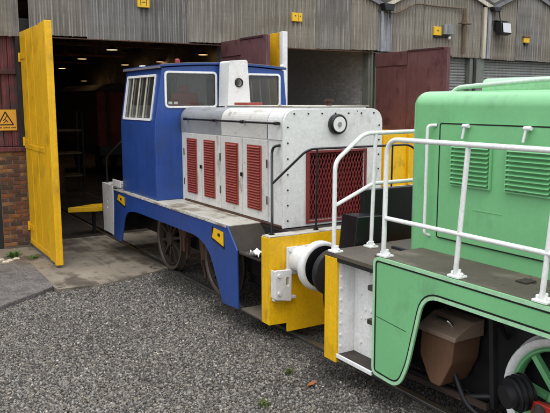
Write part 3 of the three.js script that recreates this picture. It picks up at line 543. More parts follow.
// ---------------------------------------------------------------- blue and white locomotive
{
  const Z0 = -8.9, L = thing('diesel_locomotive', 'blue cab diesel shunter with white louvred bonnet leaving the shed', 'locomotive', [XC, 0, Z0], [0, 0, Z0], 'locomotives on the track');
  const xs = -1.22, zb = -6.27, y0 = 1.19;
  wheelset(L, -8.28, 0.5, { tyre: M.tyre, hub: M.rustDark, n: 10, rim: true });
  wheelset(L, -10.1, 0.5, { tyre: M.tyre, hub: M.rustDark, n: 10, rim: true });
  // frame
  for (const s of [-1, 1]) part(L, 'frame_plate', box(s * 0.6 - 0.02, s * 0.6 + 0.02, 0.42, 1.14, -12, -6.46), M.black);
  part(L, 'frame_stretcher', [box(-0.58, 0.58, 0.5, 1.12, -9.5, -9.4), box(-0.58, 0.58, 0.5, 1.12, -7.3, -7.2), box(-0.58, 0.58, 0.5, 1.12, -11.6, -11.5)], M.black);
  part(L, 'fuel_tank', box(-0.56, 0.56, 0.3, 1.0, -11.2, -10.75, 0.03), M.black);
  part(L, 'gearbox', box(-0.55, 0.55, 0.18, 1.05, -9.38, -8.9, 0.03), M.black);
  part(L, 'sump', box(-0.57, 0.57, 0.25, 1.1, -7.9, -7.35, 0.04), M.black);
  part(L, 'guard_iron', box(-0.8, -0.72, 0.06, 1.0, -6.62, -6.58, 0.006), M.black);
  for (const [z, s] of [[-9.42, 1], [-8.93, -1]]) {
    part(L, 'brake_hanger', [bar([-0.77, 1.05, z + 0.05 * s], [-0.77, 0.3, z - 0.02 * s], 0.05, 0.03), bar([-0.77, 0.34, z], [0.77, 0.34, z], 0.04, 0.04)], M.rust);
    part(L, 'brake_block', box(-0.82, -0.72, 0.4, 0.72, z - 0.09 * s - 0.04, z - 0.09 * s + 0.04, 0.015), M.rust);
  }
  part(L, 'sand_pipe', tube([[-0.74, 1.0, -9.0], [-0.76, 0.6, -9.02], [-0.76, 0.12, -8.85]], 0.02, 0.1), M.rust);
  part(L, 'brake_rod', cyl([-0.9, 0.72, -7.96], [-0.9, 0.42, -7.8], 0.022, 8), M.yellow);
  part(L, 'sand_box', [box(-0.98, -0.66, 0.7, 1.12, -9.3, -9.08, 0.02)], M.rust);
  // footplate
  part(L, 'running_board', [box(xs + 0.012, -0.74, y0 - 0.03, y0 + 0.012, -11.42, -7.25, 0.006), box(0.74, 1.21, y0 - 0.03, y0 + 0.012, -11.42, -7.25, 0.006)], M.board);
  part(L, 'front_platform', box(-0.74, 0.74, y0 - 0.03, y0 - 0.001, -11.42, -6.45), M.dirty);
  const val = rpoly([[-11.5, y0 - 0.01], [-11.6, 0.32], [-11.2, 0.3, 0.05], [-10.95, 0.86, 0.25], [-10.5, 0.93, 0.2], [-8.1, 0.93, 0.3], [-7.75, 0.8, 0.2], [-7.39, 0.19, 0.03], [-6.985, 0.22], [-7.0, 0.94], [-7.245, y0 + 0.008]]);
  for (const s of [-1, 1]) {
    const m = part(L, 'side_valance', extX(val, [], s < 0 ? xs - 0.01 : 1.21, s < 0 ? xs + 0.01 : 1.23, 0.003), M.blue);
    if (s < 0) {
      part(m, 'edge_bead', box(xs - 0.022, xs - 0.011, y0 - 0.014, y0 + 0.012, -11.48, -7.26, 0.003), M.board);
      for (const [za, zc, ya, yc] of [[-7.64, -7.33, 1.125, 0.95], [-11.31, -10.95, 1.13, 0.985]]) {
        part(m, 'label_shadow', extX(poly([[za - 0.012, ya + 0.01], [za - 0.03, yc + 0.02], [zc + 0.01, yc - 0.055], [zc + 0.01, yc], [za + 0.05, ya]]), [], xs - 0.016, xs - 0.0105), M.blackGloss);  // black sliver painted below and left as the plate's shadow
        part(m, 'label_plate', extX(poly([[za + 0.05, ya], [za - 0.004, yc + 0.045], [zc, yc - 0.02], [zc, ya - 0.02]]), [], xs - 0.022, xs - 0.0165), M.yellow);
        part(m, 'label_mark', extX(poly([[za + 0.16, ya - 0.05], [za + 0.16, ya - 0.09], [za + 0.22, ya - 0.09], [za + 0.22, ya - 0.05]]), [], xs - 0.0245, xs - 0.0225), M.blackGloss);
      }
    }
    // front step well between the footplate and the beam
    const a = s < 0 ? xs + 0.011 : 0.75, b = s < 0 ? -0.75 : 1.209;
    part(L, 'step_slope', extX(poly([[-7.255, y0 - 0.01], [-7.255, y0 + 0.005], [-7.0, 0.945], [-6.99, 0.93]]), [], a, b), M.dirty);
    part(L, 'step_tread', box(a, b, 0.9, 0.93, -6.985, -6.5, 0.005), M.dirty);
    part(L, 'step_tread', box(a + 0.02, b, 0.2, 0.225, -6.98, -6.45, 0.004), M.greenTop);
    part(L, 'well_wall', box(s < 0 ? -0.752 : 0.735, s < 0 ? -0.735 : 0.752, 0.45, y0 - 0.032, -7.2, -6.45), M.black);
    part(L, 'rear_step', box(a, b, 0.42, 0.45, -12.1, -11.65, 0.004), M.dirty);
  }
  { // crumpled rag lying on the step
    const r = thing('white_rag', 'crumpled white rag on the step behind the yellow buffer beam', 'rag', [XC - 1.12, 0.93, -6.62], [0, 0, 0]);
    const g = new THREE.PlaneGeometry(0.3, 0.26, 14, 12).rotateX(-Math.PI / 2), p = g.attributes.position; seed = 66;
    for (let i = 0; i < p.count; i++) { const x = p.getX(i), z = p.getZ(i); p.setXYZ(i, x * 0.8 + 0.02 * Math.sin(z * 40), 0.012 + 0.05 * Math.abs(Math.sin(x * 23 + 2) * Math.cos(z * 27)) + 0.02 * Math.sin(x * 51 + z * 33) ** 2, z * 0.75 + 0.02 * Math.sin(x * 37)); }
    g.computeVertexNormals(); part(r, 'cloth', fin(g), M.railWhite);
  }
  // front buffer beam
  const beam = part(L, 'buffer_beam', extZ(rpoly([[-1.22, 0.215], [-0.98, 0.205], [-0.975, 0.1], [0.975, 0.1], [0.98, 0.205], [1.22, 0.215], [1.22, y0 + 0.02], [-1.22, y0 + 0.02]]), [], zb - 0.03, zb, 0.004), M.yellow);
  part(beam, 'side_flange', box(-1.22, -1.19, 0.215, y0 + 0.018, zb - 0.17, zb - 0.031, 0.004), M.yellow);
  part(beam, 'side_flange', box(1.19, 1.22, 0.215, y0 + 0.018, zb - 0.17, zb - 0.031, 0.004), M.yellow);
  part(beam, 'top_edge', box(-1.21, 1.21, y0 + 0.021, y0 + 0.034, zb - 0.17, zb - 0.002, 0.004), M.board);
  buffer(L, -0.83, 0.94, zb, 1, 0.275, 0.47, [M.white, M.white, M.blackGloss]);
  buffer(L, 0.83, 0.94, zb, 1, 0.275, 0.47, [M.white, M.white, M.blackGloss]);
  { // white lamp bracket with slotted hole
    const b = part(L, 'lamp_bracket', extZ(rpoly([[-1.2, 0.53, 0.02], [-0.99, 0.49, 0.02], [-0.985, 0.85, 0.02], [-1.2, 0.86, 0.02]]), [rrect(-1.06, -1.02, 0.67, 0.77, 0.018)], zb + 0.06, zb + 0.1, 0.005), M.white);
    part(b, 'bracket_side', box(-1.2, -1.175, 0.54, 0.85, zb + 0.001, zb + 0.06), M.white); part(b, 'bracket_side', box(-1.01, -0.985, 0.5, 0.84, zb + 0.001, zb + 0.06), M.white);
    part(b, 'bracket_foot', box(-1.19, -0.9, 0.5, 0.53, zb + 0.002, zb + 0.058, 0.004), M.white);
    for (const [x, y] of [[-1.15, 0.8], [-1.15, 0.6]]) part(b, 'bolt', cyl([x, y, zb + 0.1], [x, y, zb + 0.12], 0.022, 6), M.white);
  }
  part(L, 'coupling_hook', [tube([[0, 0.95, zb], [0, 0.95, zb + 0.2], [0, 1.02, zb + 0.28], [0, 1.05, zb + 0.18]], 0.035, 0.06), box(-0.1, 0.1, 0.84, 1.06, zb, zb + 0.02)], M.black);
  part(L, 'brake_hose', tube([[-0.55, 0.8, zb], [-0.55, 0.8, zb + 0.12], [-0.58, 0.5, zb + 0.18], [-0.52, 0.34, zb + 0.12]], 0.03, 0.08), M.rubber);
  // rear beam and step plates
  part(L, 'rear_beam', box(-1.22, 1.22, 0.3, y0 + 0.05, -12.24, -12.2, 0.004), M.black);
  const rp = part(L, 'rear_step_plate', extX(poly([[-12.198, 0.36], [-11.62, 0.36], [-11.62, y0 + 0.05], [-12.198, y0 + 0.05]]), [0.94, 0.83].map(y => poly(Array.from({ length: 20 }, (_, i) => [-11.92 + 0.035 * Math.cos(-i / 20 * 6.2832), y + 0.035 * Math.sin(-i / 20 * 6.2832)]))), xs, xs + 0.02), M.white);
  part(L, 'rear_top_plate', box(xs + 0.02, 1.2, y0 + 0.02, y0 + 0.05, -12.2, -11.43), M.board);
  part(L, 'rear_white_panel', box(xs + 0.001, xs + 0.02, y0 + 0.052, y0 + 0.17, -11.6, -11.2, 0.004), M.white);
  part(L, 'rear_handrail', tube([[-1.15, y0 + 0.05, -12.12], [-1.15, 1.72, -12.12], [-1.15, 2.05, -11.25], [-1.12, 2.05, -11.2]], 0.018, 0.08), M.blackGloss);
  // bonnet
  const prof = e => rpoly([[-0.735 - e, 1.2], [0.735 + e, 1.2], [0.735 + e, 2.6 + e, 0.2], [-0.735 - e, 2.6 + e, 0.2]]);
  const bonnet = part(L, 'bonnet', extZ(prof(0), [], -9.66, -6.95), M.white);
  part(bonnet, 'front_shell', extZ(prof(0), [rrect(-0.66, 0.66, 1.24, 2.3, 0.01)], -6.949, -6.761), M.white);
  const faceP = part(bonnet, 'front_plate', extZ(prof(0.012), [rrect(-0.4, 0.46, 1.26, 2.085, 0.005)], -6.76, -6.72, 0.006), M.white);
  // shoulder panels
  const shoulder = (z0, z1, mat, name) => { const o = [], e = 0.014; for (let k = 0; k <= 8; k++) { const a = k / 8 * Math.PI / 2; o.push([-0.735 + 0.15 - 0.15 * Math.cos(a) - e * Math.cos(a), 2.6 - 0.15 + 0.15 * Math.sin(a) + e * Math.sin(a)]); } const inner = o.map(([x, y], k) => { const a = k / 8 * Math.PI / 2; return [x + 0.012 * Math.cos(a), y - 0.012 * Math.sin(a)]; }).reverse(); const pts = [[-0.749, 2.25], ...o, [-0.25, 2.614], [-0.25, 2.602], ...inner, [-0.737, 2.25]].reverse(); part(bonnet, name, extZ(poly(pts), [], z0, z1), mat); };
  shoulder(-9.655, -8.31, M.grey, 'shoulder_panel'); shoulder(-8.30, -7.09, M.whiteWorn, 'shoulder_panel'); shoulder(-7.075, -6.765, M.white, 'shoulder_panel');
  part(bonnet, 'shoulder_seam', extZ(poly([[-0.753, 2.25], [-0.749, 2.25], [-0.749, 2.45], [-0.753, 2.45]].reverse()), [], -7.088, -7.077), M.black);
  // doors with louvres
  const ds = [[-9.53, -8.94, -9.39, -9.09], [-8.925, -8.335, -8.81, -8.5], [-8.32, -7.715, -8.14, -7.82], [-7.7, -7.085, -7.54, -7.22]];
  ds.forEach(([a, b, c, d], i) => {
    const dr = part(L, 'bonnet_door', box(-0.757, -0.737, 1.235, 2.235, a, b, 0.005), M.whiteWorn);
    louvre(dr, -0.758, c, d, 1.36, 2.15, 23, M.red, M.red);
    for (const y of [1.5, 1.95]) part(dr, 'hinge', [cyl([-0.762, y - 0.05, i % 2 ? b + 0.004 : a - 0.004], [-0.762, y + 0.05, i % 2 ? b + 0.004 : a - 0.004], 0.01, 8)], M.steel);
    part(dr, 'latch', box(-0.772, -0.757, 1.74, 1.79, (i % 2 ? a : b) - 0.03, (i % 2 ? a : b) + 0.02, 0.004), M.steel);
  });
  part(bonnet, 'sill_rail', box(-0.762, -0.737, 1.203, 1.228, -9.55, -6.78, 0.004), M.rust);
  // grab rail along the shoulder
  part(bonnet, 'grab_rail', tube([[-0.8, 2.445, -9.42], [-0.8, 2.445, -6.77]], 0.014), M.blackGloss);
  for (const z of [-9.38, -8.43, -7.63, -6.8]) part(bonnet, 'rail_bracket', [cyl([-0.735, 2.445, z], [-0.805, 2.445, z], 0.016, 10), cyl([-0.8, 2.445, z - 0.035], [-0.8, 2.445, z + 0.035], 0.022, 10)], M.blackGloss);
  // radiator grille
  const gr = part(L, 'grille', (() => { const g = [box(-0.6, 0.6, 1.25, 2.28, -6.94, -6.9)]; for (let i = 0; i < 60; i++) g.push(box(-0.59 + i * 0.02, -0.586 + i * 0.02, 1.25, 2.28, -6.9, -6.87)); return g; })(), M.maroonGrille);
  part(gr, 'grille_frame', [box(-0.43, 0.49, 2.085, 2.115, -6.722, -6.7, 0.004), box(-0.43, 0.49, 1.235, 1.262, -6.722, -6.7, 0.004), box(-0.43, -0.385, 1.262, 2.085, -6.722, -6.7, 0.004), box(0.46, 0.49, 1.262, 2.085, -6.722, -6.7, 0.004)], M.maroonGrille);
  { const g = [], x0 = -0.385, x1 = 0.46, ya = 1.262, yb = 2.085, k = 2.6; // diamond mesh
    for (const s of [-1, 1]) for (let c = x0 - 0.4; c < x1 + 0.4; c += 0.047) { const P = []; for (let i = 0; i <= 40; i++) { const y = ya + (yb - ya) * i / 40, x = c + s * (y - (ya + yb) / 2) / k; if (x > x0 && x < x1) P.push([x, y]); } if (P.length > 2) g.push(bar([...P[0], -6.735 + s * 0.003], [...P[P.length - 1], -6.735 + s * 0.003], 0.0095, 0.006)); }
    part(gr, 'mesh', g, M.maroonGrille, { kind: 'stuff' }); }
  { // bolts round the front plate
    const g = []; for (let i = 0; i < 7; i++) g.push(boltG(-0.6 + i * 0.2, 2.555, -6.72)); for (let i = 0; i < 7; i++) for (const s of [-1, 1]) g.push(boltG(s * 0.69, 2.4 - i * 0.185, -6.72));
    part(bonnet, 'bolts', g, M.blackGloss, { kind: 'stuff' }); }
  const hl = part(L, 'headlamp', lathe([[0.094, 0.02], [0.094, 0.068], [0.104, 0.075], [0.12, 0.065], [0.125, 0.045], [0.125, 0.0], [0.11, 0.0]], 32).rotateX(Math.PI / 2).translate(0.015, 2.425, -6.722), M.blackGloss);
  part(hl, 'reflector', lathe([[0.001, 0.012], [0.03, 0.018], [0.06, 0.035], [0.092, 0.045], [0.093, 0.04], [0.06, 0.03], [0.001, 0.005]], 28).rotateX(Math.PI / 2).translate(0.015, 2.425, -6.722), M.railWhite);
  part(hl, 'bulb', ball(0.015, 2.425, -6.685, 0.022), M.railWhite); part(hl, 'lens', cyl([0.015, 2.425, -6.654], [0.015, 2.425, -6.651], 0.093, 28), new THREE.MeshPhysicalMaterial({ color: 0xe4e4e0, roughness: 0.35, clearcoat: 0.6 }));
  part(hl, 'bulb_holder', [cyl([0.015, 2.425, -6.651], [0.015, 2.425, -6.643], 0.03, 16), box(0.0, 0.012, 2.375, 2.39, -6.651, -6.646, 0.002)], M.chrome);
  // top of the bonnet
  part(bonnet, 'top_casing', box(-0.3, 0.62, 2.602, 2.632, -9.2, -6.9, 0.008), M.white);
  part(bonnet, 'top_casing_edge', box(-0.32, 0.64, 2.633, 2.645, -9.0, -6.86, 0.004), M.board);
  part(bonnet, 'red_box', box(-0.12, 0.14, 2.646, 2.685, -9.1, -8.7, 0.006), M.red);
  part(bonnet, 'filler_cap', [cyl([0.25, 2.63, -7.2], [0.25, 2.7, -7.2], 0.035, 14), cyl([0.25, 2.7, -7.2], [0.25, 2.722, -7.2], 0.06, 14)], M.rust);
  part(bonnet, 'filler_cap', [cyl([-0.25, 2.6, -7.6], [-0.25, 2.66, -7.6], 0.025, 12)], M.board);
  for (let i = 0; i < 4; i++) part(bonnet, 'vent_slot', box(-0.42 + i * 0.06, -0.38 + i * 0.06, 2.602, 2.635, -9.1, -9.06, 0.004), M.blackGloss);
  // intake box in front of the cab
  const ib = part(L, 'intake_box', (() => { const g = extZ(rpoly([[-0.13, 2.605], [0.27, 2.605], [0.215, 3.33, 0.04], [-0.1, 3.31, 0.04]]), [rpoly(Array.from({ length: 24 }, (_, i) => [0.06 + 0.05 * Math.cos(-i / 24 * 6.2832), 2.985 + 0.05 * Math.sin(-i / 24 * 6.2832)]))], -9.6, -9.28, 0.004); return g; })(), M.white);
  part(ib, 'port_ring', lathe([[0.05, 0], [0.05, 0.02], [0.068, 0.02], [0.072, 0]], 24).rotateX(Math.PI / 2).translate(0.06, 2.985, -9.281), M.blackGloss);
  // cab
  const zf = -9.67, zr = -11.2, waist = 2.34, cl = -1.165, cr = 1.2, tl = -1.03, tr = 1.12, top = 3.2;
  const arc = (e = 0) => { const o = []; for (let k = 0; k <= 14; k++) { const t = k / 14; o.push([tr + e + (tl - tr - 2 * e) * t, top + e * 0.3 + 0.055 * (1 - (2 * t - 1) ** 2)]); } return o; };
  const endO = poly([[cl, 1.205], [cr, 1.205], [cr, waist], ...arc(), [cl, waist]]);
  const wl = rrect(-0.975, -0.14, 2.625, 3.135, 0.05), wr = rrect(0.42, 1.03, 2.63, 3.125, 0.05);
  const cab = part(L, 'cab', extZ(endO, [wl, wr], zf - 0.04, zf, 0.006), M.blue);
  part(cab, 'cab_rear_wall', extZ(endO, [wl, wr], zr, zr + 0.04), M.blue);
  const lean = (x0, x1) => Math.atan2(x1 - x0, top - waist), H = top - waist + 0.01;
  for (const [s, xa, xb] of [[-1, cl, tl], [1, cr, tr]]) {
    part(cab, 'cab_side_lower', box(s < 0 ? xa : xa - 0.04, s < 0 ? xa + 0.04 : xa, 1.205, waist, zr + 0.041, zf - 0.041, 0.004), M.blue);
    const a = lean(xa, xb), hyp = Math.hypot(xb - xa, H);
    const win = rrect(-11.08, -9.86, 0.09, 0.76, 0.025);
    const place = g => g.rotateZ(-a).translate(xa, waist, 0);
    part(cab, 'cab_side_upper', place(extX(poly([[zr + 0.041, 0.002], [zf - 0.041, 0.002], [zf - 0.041, hyp], [zr + 0.041, hyp]]), [win], s < 0 ? 0 : -0.04, s < 0 ? 0.04 : 0)), M.blue);
    const o = s < 0 ? [-0.016, 0.012] : [-0.012, 0.016];
    const fr = part(L, 'side_window', place(extX(rrect(-11.1, -9.84, 0.07, 0.78, 0.03), [rrect(-11.065, -9.875, 0.105, 0.745, 0.02)], ...o)), M.railWhite);
    for (const z of [-10.8, -10.5, -10.2]) part(fr, 'window_bar', place(box(s < 0 ? -0.013 : -0.008, s < 0 ? 0.008 : 0.013, 0.106, 0.744, z - 0.008, z + 0.008, 0.003)), M.cream);
    part(fr, 'pane', place(box(0.016 * -s - 0.002, 0.016 * -s + 0.002, 0.095, 0.755, -11.075, -9.865)), veiledGlass);
  }
  const ring = (z0, z1) => { [[-0.975, -0.14, 2.625, 3.135], [0.42, 1.03, 2.63, 3.125]].forEach(([a, b, c, d]) => { const fr = part(L, 'end_window', extZ(rrect(a - 0.022, b + 0.022, c - 0.022, d + 0.022, 0.07), [rrect(a + 0.01, b - 0.01, c + 0.01, d - 0.01, 0.045)], z0, z1, 0.005), M.railWhite); part(fr, 'pane', box(a, b, c, d, (z0 + z1) / 2 - 0.025, (z0 + z1) / 2 - 0.021), veiledGlass); }); };
  ring(zf - 0.006, zf + 0.018); ring(zr - 0.018, zr + 0.006);
  part(cab, 'cab_roof', extZ(poly([...arc(0.035).map(([x, y]) => [x, y + 0.035]), ...arc(0.035).reverse().map(([x, y]) => [x, y + 0.004])]), [], zr - 0.06, zf + 0.03), M.blue);
  part(cab, 'rain_strip', [box(tl - 0.05, tl - 0.028, top - 0.005, top + 0.03, zr - 0.05, zf + 0.02, 0.004), extZ(poly([...arc(0.03).map(([x, y]) => [x, y + 0.043]), ...arc(0.03).reverse().map(([x, y]) => [x, y + 0.034])]), [], zf + 0.01, zf + 0.034)], M.pvc);
  part(cab, 'beacon', [cyl([-0.72, 3.24, -9.8], [-0.72, 3.27, -9.8], 0.05, 14), lathe([[0.04, 0], [0.04, 0.05], [0.028, 0.075], [0.001, 0.08]], 16).translate(-0.72, 3.27, -9.8)], paint(0x8c2530, { rough: 0.3 }));
  part(cab, 'roof_bracket', box(-0.98, -0.9, 3.235, 3.28, -10.75, -10.66, 0.01), M.railWhite);
  part(cab, 'corner_lamp', [ball(tr - 0.02, 3.275, zf - 0.03, 0.03)], M.railWhite);
  part(cab, 'cab_floor', box(cl + 0.042, cr - 0.042, 1.21, 1.25, zr + 0.042, zf - 0.042), M.timber);
  part(cab, 'cab_lining', extZ(inset(endO, 0.05), [wl, wr], zr + 0.041, zr + 0.05), M.railWhite);
  part(cab, 'cab_ceiling', box(tl + 0.05, tr - 0.05, 3.17, 3.185, zr + 0.06, zf - 0.05), M.railWhite);
  part(cab, 'brake_wheel', new THREE.TorusGeometry(0.14, 0.014, 8, 24).rotateX(-0.7).translate(0.75, 2.62, -10.1), M.blackGloss);
  part(cab, 'gauge', [cyl([-0.1, 2.36, -9.9], [-0.1, 2.62, -9.9], 0.02, 8), cyl([-0.1, 2.68, -9.93], [-0.1, 2.68, -9.88], 0.06, 16)], M.blackGloss);
  part(cab, 'control_desk', box(-0.5, 0.7, 1.252, 2.35, -10.0, zf - 0.05, 0.03), M.pvc);
  part(cab, 'seat', [box(-0.66, -0.2, 1.7, 1.82, -10.5, -10.1, 0.04), box(-0.66, -0.2, 1.83, 2.84, -10.24, -10.16, 0.05), box(-0.54, -0.34, 2.84, 2.96, -10.24, -10.16, 0.04)], M.hivis);
  part(cab, 'notice', box(-0.93, -0.87, 2.66, 2.7, zf - 0.02, zf - 0.018), M.railWhite); part(cab, 'notice', box(-0.84, -0.78, 2.66, 2.7, zf - 0.02, zf - 0.018), M.railWhite);
  part(cab, 'weld_seam', box(cl - 0.004, cl + 0.001, 1.22, waist, -10.62, -10.6), M.blue);
  // handrails at the front
  const hr = part(L, 'handrail', tube([[-1.12, y0 + 0.034, -6.38], [-1.1, 1.4, -6.4], [-0.81, 2.1, -6.88], [-0.8, 2.17, -6.86], [-0.74, 2.19, -6.8]], 0.016, 0.08), M.blackGloss);
  part(L, 'handrail', [tube([[-0.95, 1.76, -6.645], [-0.65, 2.165, -6.36], [0.9, 2.165, -6.36], [1.1, 2.0, -6.36], [1.12, y0 + 0.03, -6.36]], 0.014, 0.1), tube([[-0.53, y0 + 0.034, -6.36], [-0.52, 2.165, -6.36]], 0.011), tube([[0.6, y0 + 0.034, -6.36], [0.61, 2.165, -6.36]], 0.011)], M.blackGloss);
  part(L, 'rail_foot', [cyl([-1.12, y0 + 0.034, -6.38], [-1.12, y0 + 0.05, -6.38], 0.035, 12), cyl([-0.53, y0 + 0.034, -6.36], [-0.53, y0 + 0.06, -6.36], 0.03, 12)], M.blackGloss);
}

// ---------------------------------------------------------------- green locomotive
{
  const Z0 = -2.6, L = thing('diesel_locomotive', 'pale green diesel shunter with white handrails nearest the camera', 'locomotive', [XC, 0, Z0], [0, 0, Z0], 'locomotives on the track');
  const xs = -1.22, yb = 1.37, ze = -0.4, zb = -5.22;
  wheelset(L, -2.88, 0.5, { tyre: M.railWhite, hub: M.green, n: 9, rim: true });
  wheelset(L, -1.1, 0.5, { tyre: M.railWhite, hub: M.green, n: 9, rim: true });
  for (const s of [-1, 1]) part(L, 'frame_plate', box(s * 0.6 - 0.02, s * 0.6 + 0.02, 0.2, 1.3, -4.95, ze), M.black);
  part(L, 'frame_stretcher', [box(-0.58, 0.58, 0.4, 1.25, -4.4, -4.3), box(-0.58, 0.58, 0.4, 1.25, -3.6, -3.5)], M.black);
  part(L, 'gearbox', box(-0.57, 0.57, 0.16, 1.2, -4.25, -3.62, 0.03), M.black);
  part(L, 'sump', box(-0.57, 0.57, 0.2, 1.2, -2.3, -1.6, 0.03), M.black);
  part(L, 'guard_iron', box(-0.82, -0.72, 0.06, 1.15, -4.98, -4.94, 0.006), M.black);
  part(L, 'cross_pipe', tube([[-0.8, 0.24, -4.9], [-0.8, 0.24, -3.75], [-0.7, 0.3, -3.55], [-0.7, 0.3, -0.6]], 0.03, 0.08), M.black);
  part(L, 'pull_rod', bar([-0.84, 0.2, -4.6], [-0.84, 0.26, -3.5], 0.03, 0.05), M.rustDark);
  for (const z of [-4.05, -3.5]) part(L, 'frame_bracket', [box(-0.9, -0.62, 1.16, 1.3, z - 0.03, z + 0.03), bar([-0.64, 0.8, z], [-0.9, 1.16, z], 0.03, 0.03)], M.black);
  part(L, 'frame_drop', box(-0.95, -0.63, 0.55, 1.3, -4.42, -4.38), M.black);
  part(L, 'coupling_rod', [box(-0.93, -0.88, 0.42, 0.53, -3.03, -0.9, 0.01)], paint(0xa82a22, { rough: 0.4, dirtAmt: 0.3 }));
  part(L, 'crank_pin', cyl([-0.84, 0.475, -2.95], [-0.95, 0.475, -2.95], 0.05, 16), M.steel);
  const bc = part(L, 'brake_cylinder', [cyl([-0.86, 0.56, -3.12], [-0.98, 0.53, -3.16], 0.13, 24), cyl([-0.98, 0.53, -3.16], [-1.04, 0.52, -3.18], 0.09, 20)], M.black);
  part(bc, 'rib', [0, 1, 2].map(k => cyl([-0.87 - k * 0.04, 0.557 - k * 0.01, -3.123 - k * 0.013], [-0.885 - k * 0.04, 0.554 - k * 0.01, -3.128 - k * 0.013], 0.14, 24)), M.blackGloss);
  part(L, 'brake_hanger', bar([-0.78, 1.2, -3.55], [-0.78, 0.25, -3.48], 0.06, 0.04), M.black);
  part(L, 'sand_pipe', tube([[-0.85, 0.42, -3.85], [-0.86, 0.2, -3.7], [-0.78, 0.08, -3.42]], 0.022, 0.1), M.black);
  { // sand box with lidded top and handle
    const sb = part(L, 'sand_box', extX(rpoly([[-4.13, 0.82], [-4.14, 0.6, 0.02], [-4.01, 0.38, 0.03], [-3.89, 0.38, 0.03], [-3.77, 0.62, 0.03], [-3.75, 0.82]].reverse()), [], -0.98, -0.66, 0.012).translate(0, -0.06, 0), M.brown);
    part(sb, 'lid', extZ(rpoly([[-1.0, 0.822], [-0.66, 0.822], [-0.66, 0.96], [-0.8, 0.96, 0.02], [-1.0, 0.86, 0.01]]), [], -4.16, -3.72, 0.01).translate(0, -0.06, 0), M.lid);
    part(sb, 'lid_handle', tube([[-0.9, 0.905, -4.05], [-0.93, 0.955, -4.03], [-0.93, 0.955, -3.87], [-0.9, 0.905, -3.85]], 0.014, 0.02).translate(0, -0.06, 0), M.chrome);
  }
  // valance with wheel arch, lining and pale edge
  const outline = rpoly([[-4.495, yb - 0.004, 0.08], [-4.49, 0.29, 0.07], [-4.13, 0.27, 0.12], [-4.02, 0.5, 0.1], [-3.86, 1.155, 0.16], [-0.75, 1.155, 0.16], [-0.55, 0.3, 0.07], [ze, 0.28, 0.07], [ze, yb - 0.004, 0.08]]);
  const edgeIn = inset(outline, 0.03), lineIn = inset(outline, 0.045);
  for (const s of [-1, 1]) {
    const a = s < 0 ? xs : 1.205, m = part(L, 'side_valance', extX(outline, [], a, a + 0.015, 0.002), M.green);
    if (s < 0) { part(m, 'edge_band', ringX(outline, edgeIn, a - 0.006, a + 0.001), M.greenEdge); part(m, 'lining', ringX(edgeIn, lineIn, a - 0.003, a + 0.0005), M.lining);
      part(m, 'panel_seam', bar([a - 0.001, 0.83, -4.44], [a - 0.001, 0.8, -4.06], 0.002, 0.004), M.lining); }
  }
  part(L, 'running_board', [box(xs + 0.016, 1.2, yb - 0.04, yb, -4.5, ze, 0.004), box(xs + 0.0, 1.21, 1.235, 1.275, zb + 0.005, -4.505, 0.004)], M.greenTop);
  part(L, 'board_riser', box(xs + 0.02, 1.2, 1.22, 1.329, -4.515, -4.503), M.black);
  // front beam and step recess
  const bm = part(L, 'buffer_beam', box(xs, 1.22, 0.2, 1.232, zb, zb + 0.03, 0.004), M.yellow);
  part(bm, 'side_flange', box(xs, xs + 0.03, 0.2, 1.231, zb + 0.031, -5.03, 0.004), M.yellow); part(bm, 'side_flange', box(1.19, 1.22, 0.2, 1.231, zb + 0.031, -5.03, 0.004), M.yellow);
  const rw = part(L, 'step_recess', box(-1.0, -0.985, 0.27, 1.23, -5.03, -4.51), M.railWhite);
  part(rw, 'recess_back', box(xs + 0.03, -1.001, 0.27, 1.23, -5.045, -5.03), M.railWhite);
  part(rw, 'recess_back', box(xs + 0.02, -1.001, 0.29, 1.23, -4.512, -4.5), M.railWhite);
  part(rw, 'recess_top', box(xs + 0.005, -1.001, 1.2, 1.234, -5.028, -4.514), M.black);
  { const g = []; for (let i = 0; i < 8; i++) g.push(boltG(xs + 0.055, 0.36 + i * 0.115, -5.03, 0.016)); for (let i = 0; i < 4; i++) g.push(boltG(-1.0, 0.4 + i * 0.24, -4.92, 0.016, 'x')); for (const [y, z] of [[0.74, -4.86], [0.74, -4.78], [0.66, -4.86], [0.8, -4.72], [1.1, -4.8]]) g.push(boltG(-1.0, y, z, 0.018, 'x'));
    part(rw, 'rivets', g, M.railWhite, { kind: 'stuff' }); }
  for (const y of [0.98, 0.66]) part(rw, 'foot_hold', box(-1.1, -1.001, y, y + 0.05, -4.72, -4.56, 0.01), M.steel);
  part(rw, 'step_tread', box(xs + 0.02, -1.001, 0.27, 0.285, -5.028, -4.515), M.dirty);
  part(rw, 'step_edge', box(xs + 0.0, xs + 0.02, 0.255, 0.292, -5.028, -4.5, 0.003), M.railWhite);
  for (const s of [-1, 1]) buffer(L, s * 0.83, 0.92, zb, -1, 0.25, 0.44, [M.black, M.black, M.blackGloss]);
  part(L, 'coupling_hook', [tube([[0, 0.95, zb], [0, 0.95, zb - 0.2], [0, 1.02, zb - 0.28], [0, 1.05, zb - 0.18]], 0.035, 0.06)], M.black);
  part(L, 'end_box', extZ(poly([[-0.87, 1.0], [-0.47, 1.0], [-0.48, 1.545], [-0.81, 1.56]]), [], -5.5, -5.24, 0.01), M.blackGloss);
  part(L, 'end_box', box(-0.5, 0.6, 1.0, 1.78, -5.6, -5.52, 0.01), M.blackGloss);
  // bonnet
  const bx = 0.65, zt = -4.72;
  const bon = part(L, 'bonnet', new RoundedBoxGeometry(2 * bx, 1.7, ze - zt, 6, 0.13).translate(0, 2.785 - 0.85, (ze + zt) / 2), M.green);
  part(bon, 'roof_casing', new RoundedBoxGeometry(0.9, 0.14, ze + 4.12, 4, 0.05).translate(0.05, 2.82, (ze - 4.12) / 2), M.greenEdge);
